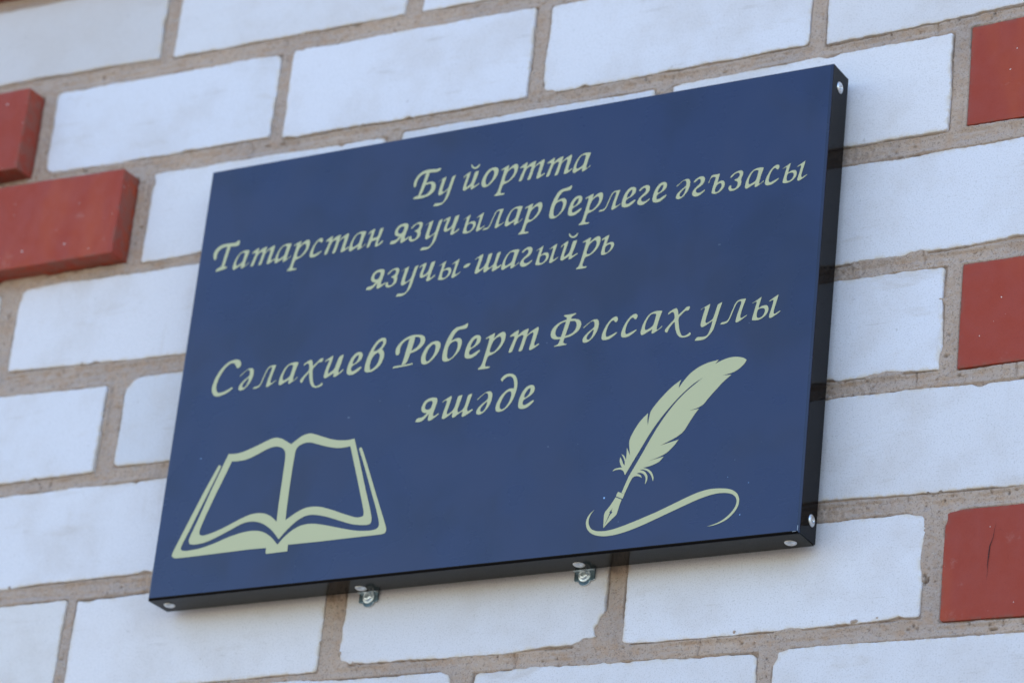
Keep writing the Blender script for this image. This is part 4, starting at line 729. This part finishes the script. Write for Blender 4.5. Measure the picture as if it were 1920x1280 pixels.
QUILL = '+14756,-13813 14678,-13741 14619,-13666 14578,-13591 14532,-13476 14493,-13405 14439,-13339 14382,-13294 14291,-13243 14223,-13214 14139,-13194 14059,-13185 13938,-13184 13857,-13188 13770,-13200 13681,-13220 13486,-13278 13574,-13161 13629,-13115 13706,-13084 13794,-13063 13943,-13043 14034,-13033 14119,-13028 14187,-13030 14314,-13044 14215,-12890 14173,-12818 14139,-12745 14111,-12674 14074,-12568 14057,-12494 14048,-12412 14054,-12325 14084,-12130 14185,-12300 14228,-12378 14267,-12455 14299,-12528 14345,-12635 14377,-12701 14413,-12761 14454,-12810 14546,-12900 14522,-12659 14505,-12555 14479,-12464 14447,-12385 14393,-12277 14355,-12205 14310,-12131 14259,-12057 14143,-11901 14311,-11983 14380,-12033 14438,-12101 14494,-12199 14611,-12451 14618,-12095 14613,-11864 14588,-11401 14760,-11748 14945,-12096 14824,-11521 14787,-11293 14769,-11154 14750,-10967 14758,-10826 14796,-10652 14857,-10484 14974,-10230 15061,-10056 15166,-9866 15266,-9701 15415,-9471 15528,-9317 15664,-9155 15825,-8991 16208,-8636 16197,-8955 16198,-9095 16207,-9223 16226,-9360 16281,-9671 16330,-9082 16361,-8864 16384,-8740 16420,-8579 16481,-8442 16601,-8253 16754,-8054 17130,-7610 17513,-7208 17897,-6851 18082,-6690 18277,-6536 18476,-6400 18907,-6132 18821,-6362 18788,-6461 18768,-6548 18756,-6639 18741,-6837 18899,-6576 18986,-6447 19136,-6251 19404,-5938 19547,-5792 19717,-5642 19879,-5523 20121,-5367 20291,-5269 20483,-5177 20656,-5109 20904,-5029 21083,-4979 21293,-4933 21531,-4894 22083,-4821 21801,-5141 22077,-5016 22209,-4962 22346,-4915 22481,-4874 22687,-4818 22832,-4786 22996,-4762 23143,-4750 23353,-4745 23501,-4751 23668,-4773 23818,-4805 24034,-4866 24164,-4909 24280,-4958 24370,-5013 24527,-5137 24475,-5290 24432,-5367 24360,-5455 24271,-5546 24115,-5691 24005,-5782 23880,-5868 23768,-5930 23606,-6004 23495,-6048 23375,-6086 23248,-6114 22966,-6158 22527,-6207 23309,-6254 22927,-6549 22752,-6692 22518,-6905 21940,-7498 21557,-7910 21369,-8131 21211,-8341 21124,-8434 21016,-8523 20910,-8587 20747,-8661 20625,-8709 20476,-8755 20299,-8797 19880,-8882 20711,-8812 20489,-9088 20389,-9220 20256,-9412 19935,-9934 19686,-10356 19566,-10530 19437,-10667 19308,-10773 19108,-10905 18935,-11001 18696,-11114 18377,-11245 17580,-11549 19150,-11236 18946,-11513 18842,-11641 18724,-11768 18601,-11890 18405,-12071 18261,-12185 18087,-12293 17923,-12373 17676,-12467 17503,-12528 17308,-12590 17095,-12647 16610,-12767 17945,-12527 17762,-12767 17661,-12867 17535,-12949 17397,-13014 17171,-13099 17011,-13149 16831,-13193 16634,-13225 16183,-13278 16482,-13367 16608,-13415 16714,-13475 16802,-13540 16919,-13647 16992,-13728 17062,-13828 17114,-13926 17175,-14075 17206,-14171 17223,-14265 17221,-14352 17189,-14529 17076,-14218 17020,-14087 16959,-13976 16897,-13886 16800,-13765 16727,-13689 16636,-13615 16547,-13559 16412,-13491 16322,-13454 16227,-13428 16132,-13417 15924,-13418 16226,-13531 16348,-13593 16443,-13670 16514,-13756 16600,-13895 16645,-13990 16675,-14093 16684,-14180 16674,-14301 16661,-14381 16637,-14463 16600,-14543 16501,-14713 16530,-14417 16532,-14292 16516,-14187 16489,-14100 16435,-13984 16388,-13911 16323,-13840 16252,-13786 16139,-13721 16061,-13688 15975,-13668 15884,-13670 15680,-13703 15896,-13790 15982,-13835 16046,-13887 16099,-13955 16198,-14123 15979,-14005 15884,-13961 15797,-13936 15721,-13924 15614,-13921 15544,-13927 15474,-13946 15418,-13975 15346,-14028 15282,-14117 15190,-14291 15065,-14572 14750,-15327 14488,-15169 14954,-13961|-20811,-6174 20301,-6455 20068,-6596 19840,-6756 19626,-6922 19185,-7287 18759,-7683 18238,-8223 17845,-8664 17366,-9246 17033,-9689 16665,-10233 16366,-10716 15821,-11673 15122,-12899 14740,-13568 14588,-13852 14430,-14189 14845,-14235 14946,-13993 15002,-13871 15100,-13681 15418,-13128 15998,-12085 16632,-10891 17087,-10097 17360,-9659 17728,-9116 18034,-8705 18444,-8203 18797,-7821 19286,-7351 19567,-7110 19777,-6945 20241,-6603|+14177,-15071 14393,-15172 14764,-15328 14624,-15702 14037,-15445 14054,-15295 14085,-15213|+13988,-15504 14562,-15760 14452,-16051 14386,-16285 14296,-16674 14246,-16867 14211,-16972 14109,-17089 13795,-17358 13552,-17585 13410,-17726 13150,-18001 13117,-17418 13095,-16891 13174,-16644 13394,-16391 13546,-16200 13714,-15964 13825,-15790|-13673,-16571 13828,-16742 13707,-16898 13552,-16727|-13654,-16647 13817,-16366 13726,-16680|-13612,-16772 13189,-17850 13689,-16857|+12215,-16346 12033,-16559 11959,-16658 11902,-16758 11859,-16853 11808,-16997 11783,-17095 11768,-17201 11767,-17292 11781,-17418 11800,-17507 11837,-17608 11883,-17700 11963,-17832 12030,-17915 12122,-17995 12217,-18053 12370,-18123 12488,-18165 12637,-18201 12784,-18225 13010,-18248 13174,-18256 13365,-18254 13542,-18242 13801,-18214 13982,-18189 14185,-18154 14404,-18107 14900,-17990 16112,-17643 17719,-17141 18914,-16701 20104,-16255 20732,-16035 21005,-15947 21251,-15880 21466,-15831 21768,-15772 21972,-15741 22191,-15719 22377,-15712 22633,-15715 22812,-15721 23013,-15735 23193,-15754 23451,-15786 23615,-15813 23778,-15846 23903,-15881 24060,-15934 24167,-15979 24281,-16039 24379,-16102 24514,-16202 24599,-16281 24679,-16381 24737,-16480 24806,-16634 24842,-16744 24864,-16870 24869,-16987 24858,-17156 24838,-17273 24797,-17403 24745,-17517 24652,-17677 24577,-17789 24476,-17912 24372,-18020 24208,-18173 24089,-18271 23948,-18366 23816,-18438 23622,-18528 23484,-18583 23330,-18636 23191,-18675 22992,-18720 22858,-18746 22715,-18767 22569,-18779 22250,-18794 22710,-18699 22906,-18652 23076,-18601 23220,-18549 23415,-18467 23551,-18398 23703,-18307 23836,-18212 24026,-18062 24147,-17955 24265,-17834 24356,-17724 24469,-17565 24535,-17457 24589,-17338 24621,-17235 24646,-17092 24653,-16996 24645,-16894 24623,-16809 24575,-16695 24532,-16619 24471,-16540 24404,-16476 24296,-16392 24208,-16338 24094,-16288 23979,-16251 23797,-16207 23667,-16181 23515,-16160 23375,-16148 23171,-16139 23021,-16139 22842,-16148 22672,-16165 22420,-16200 22236,-16231 21935,-16292 21399,-16432 20963,-16567 20159,-16848 18968,-17271 17773,-17696 16838,-18028 16308,-18198 15631,-18393 15131,-18515 14667,-18606 14436,-18643 14183,-18673 13960,-18688 13646,-18699 13437,-18697 13219,-18683 13039,-18660 12797,-18613 12639,-18574 12478,-18522 12350,-18468 12182,-18382 12075,-18316 11967,-18234 11884,-18154 11778,-18032 11714,-17943 11657,-17840 11618,-17744 11576,-17603 11556,-17507 11544,-17403 11545,-17314 11559,-17192 11578,-17104 11615,-17006 11660,-16916 11739,-16787 11801,-16703 11880,-16615 11978,-16529'

def parse(s):
    out = []
    for q in s.split('|'):
        out.append((q[0] == '+', [tuple(int(t) / 100.0 for t in c.split(',')) for c in q[1:].split()]))
    return out
def inside(p, poly):
    x, y = p; w = False
    n = len(poly); j = n - 1
    for i in range(n):
        xi, yi = poly[i]; xj, yj = poly[j]
        if (yi > y) != (yj > y) and x < (xj - xi) * (y - yi) / (yj - yi) + xi:
            w = not w
        j = i
    return w
def fill(polys):
    vs = []; es = []
    for sgn, P in polys:
        b = len(vs); n = len(P)
        vs += [Vector(p) for p in P]
        es += [(b + i, b + (i + 1) % n) for i in range(n)]
    r = delaunay_2d_cdt(vs, es, [], 0, 1e-5)
    V = [(v[0], v[1]) for v in r[0]]
    T = []
    for f in r[2]:
        cx = sum(V[i][0] for i in f) / len(f); cy = sum(V[i][1] for i in f) / len(f)
        st = False
        for sgn, P in polys:
            if inside((cx, cy), P):
                st = sgn
        if st:
            a = [V[i] for i in f]
            ar = sum(a[i][0] * a[(i + 1) % len(a)][1] - a[(i + 1) % len(a)][0] * a[i][1] for i in range(len(a)))
            if abs(ar) > 1e-9:
                T.append(tuple(f) if ar > 0 else tuple(f[::-1]))
    return V, T
def film(name, chunks, mat=None):
    """chunks: (V, T, dx, dz, scale) in mm"""
    VV = []; FF = []
    for V, T, dx, dz, k in chunks:
        b = len(VV)
        for x, z in V:
            X = (dx + x * k) / 1e3; Z = (dz + z * k) / 1e3
            VV.append((X, yface(X, Z) - .00022, Z))
        FF += [tuple(b + i for i in t) for t in T]
    return link(name, mesh_np(name, VV, FF), mat or gold_mat, plaque)
GL = {n: fill(parse(s)) for n, s in GLYPHS.items()}
for zb, k, items in LINES:
    film('lettering', [(*GL[n], x / 100.0, zb, k) for n, x in items])
film('book_emblem', [(*fill(parse(BOOK)), 0, 0, 1)])
film('quill_emblem', [(*fill(parse(QUILL)), 0, 0, 1)])
for x, z, r in [(129.7, -154.6, .85), (250.2, -181.1, .5), (255.5, -155.3, .35), (237.2, -148.8, .3), (-267.3, -76.5, .5)]:
    V = [(r * math.cos(i * math.pi / 5), r * math.sin(i * math.pi / 5)) for i in range(10)]
    film('paint_speck', [(V, [tuple(range(10))], x, z, 1)], speck_mat)
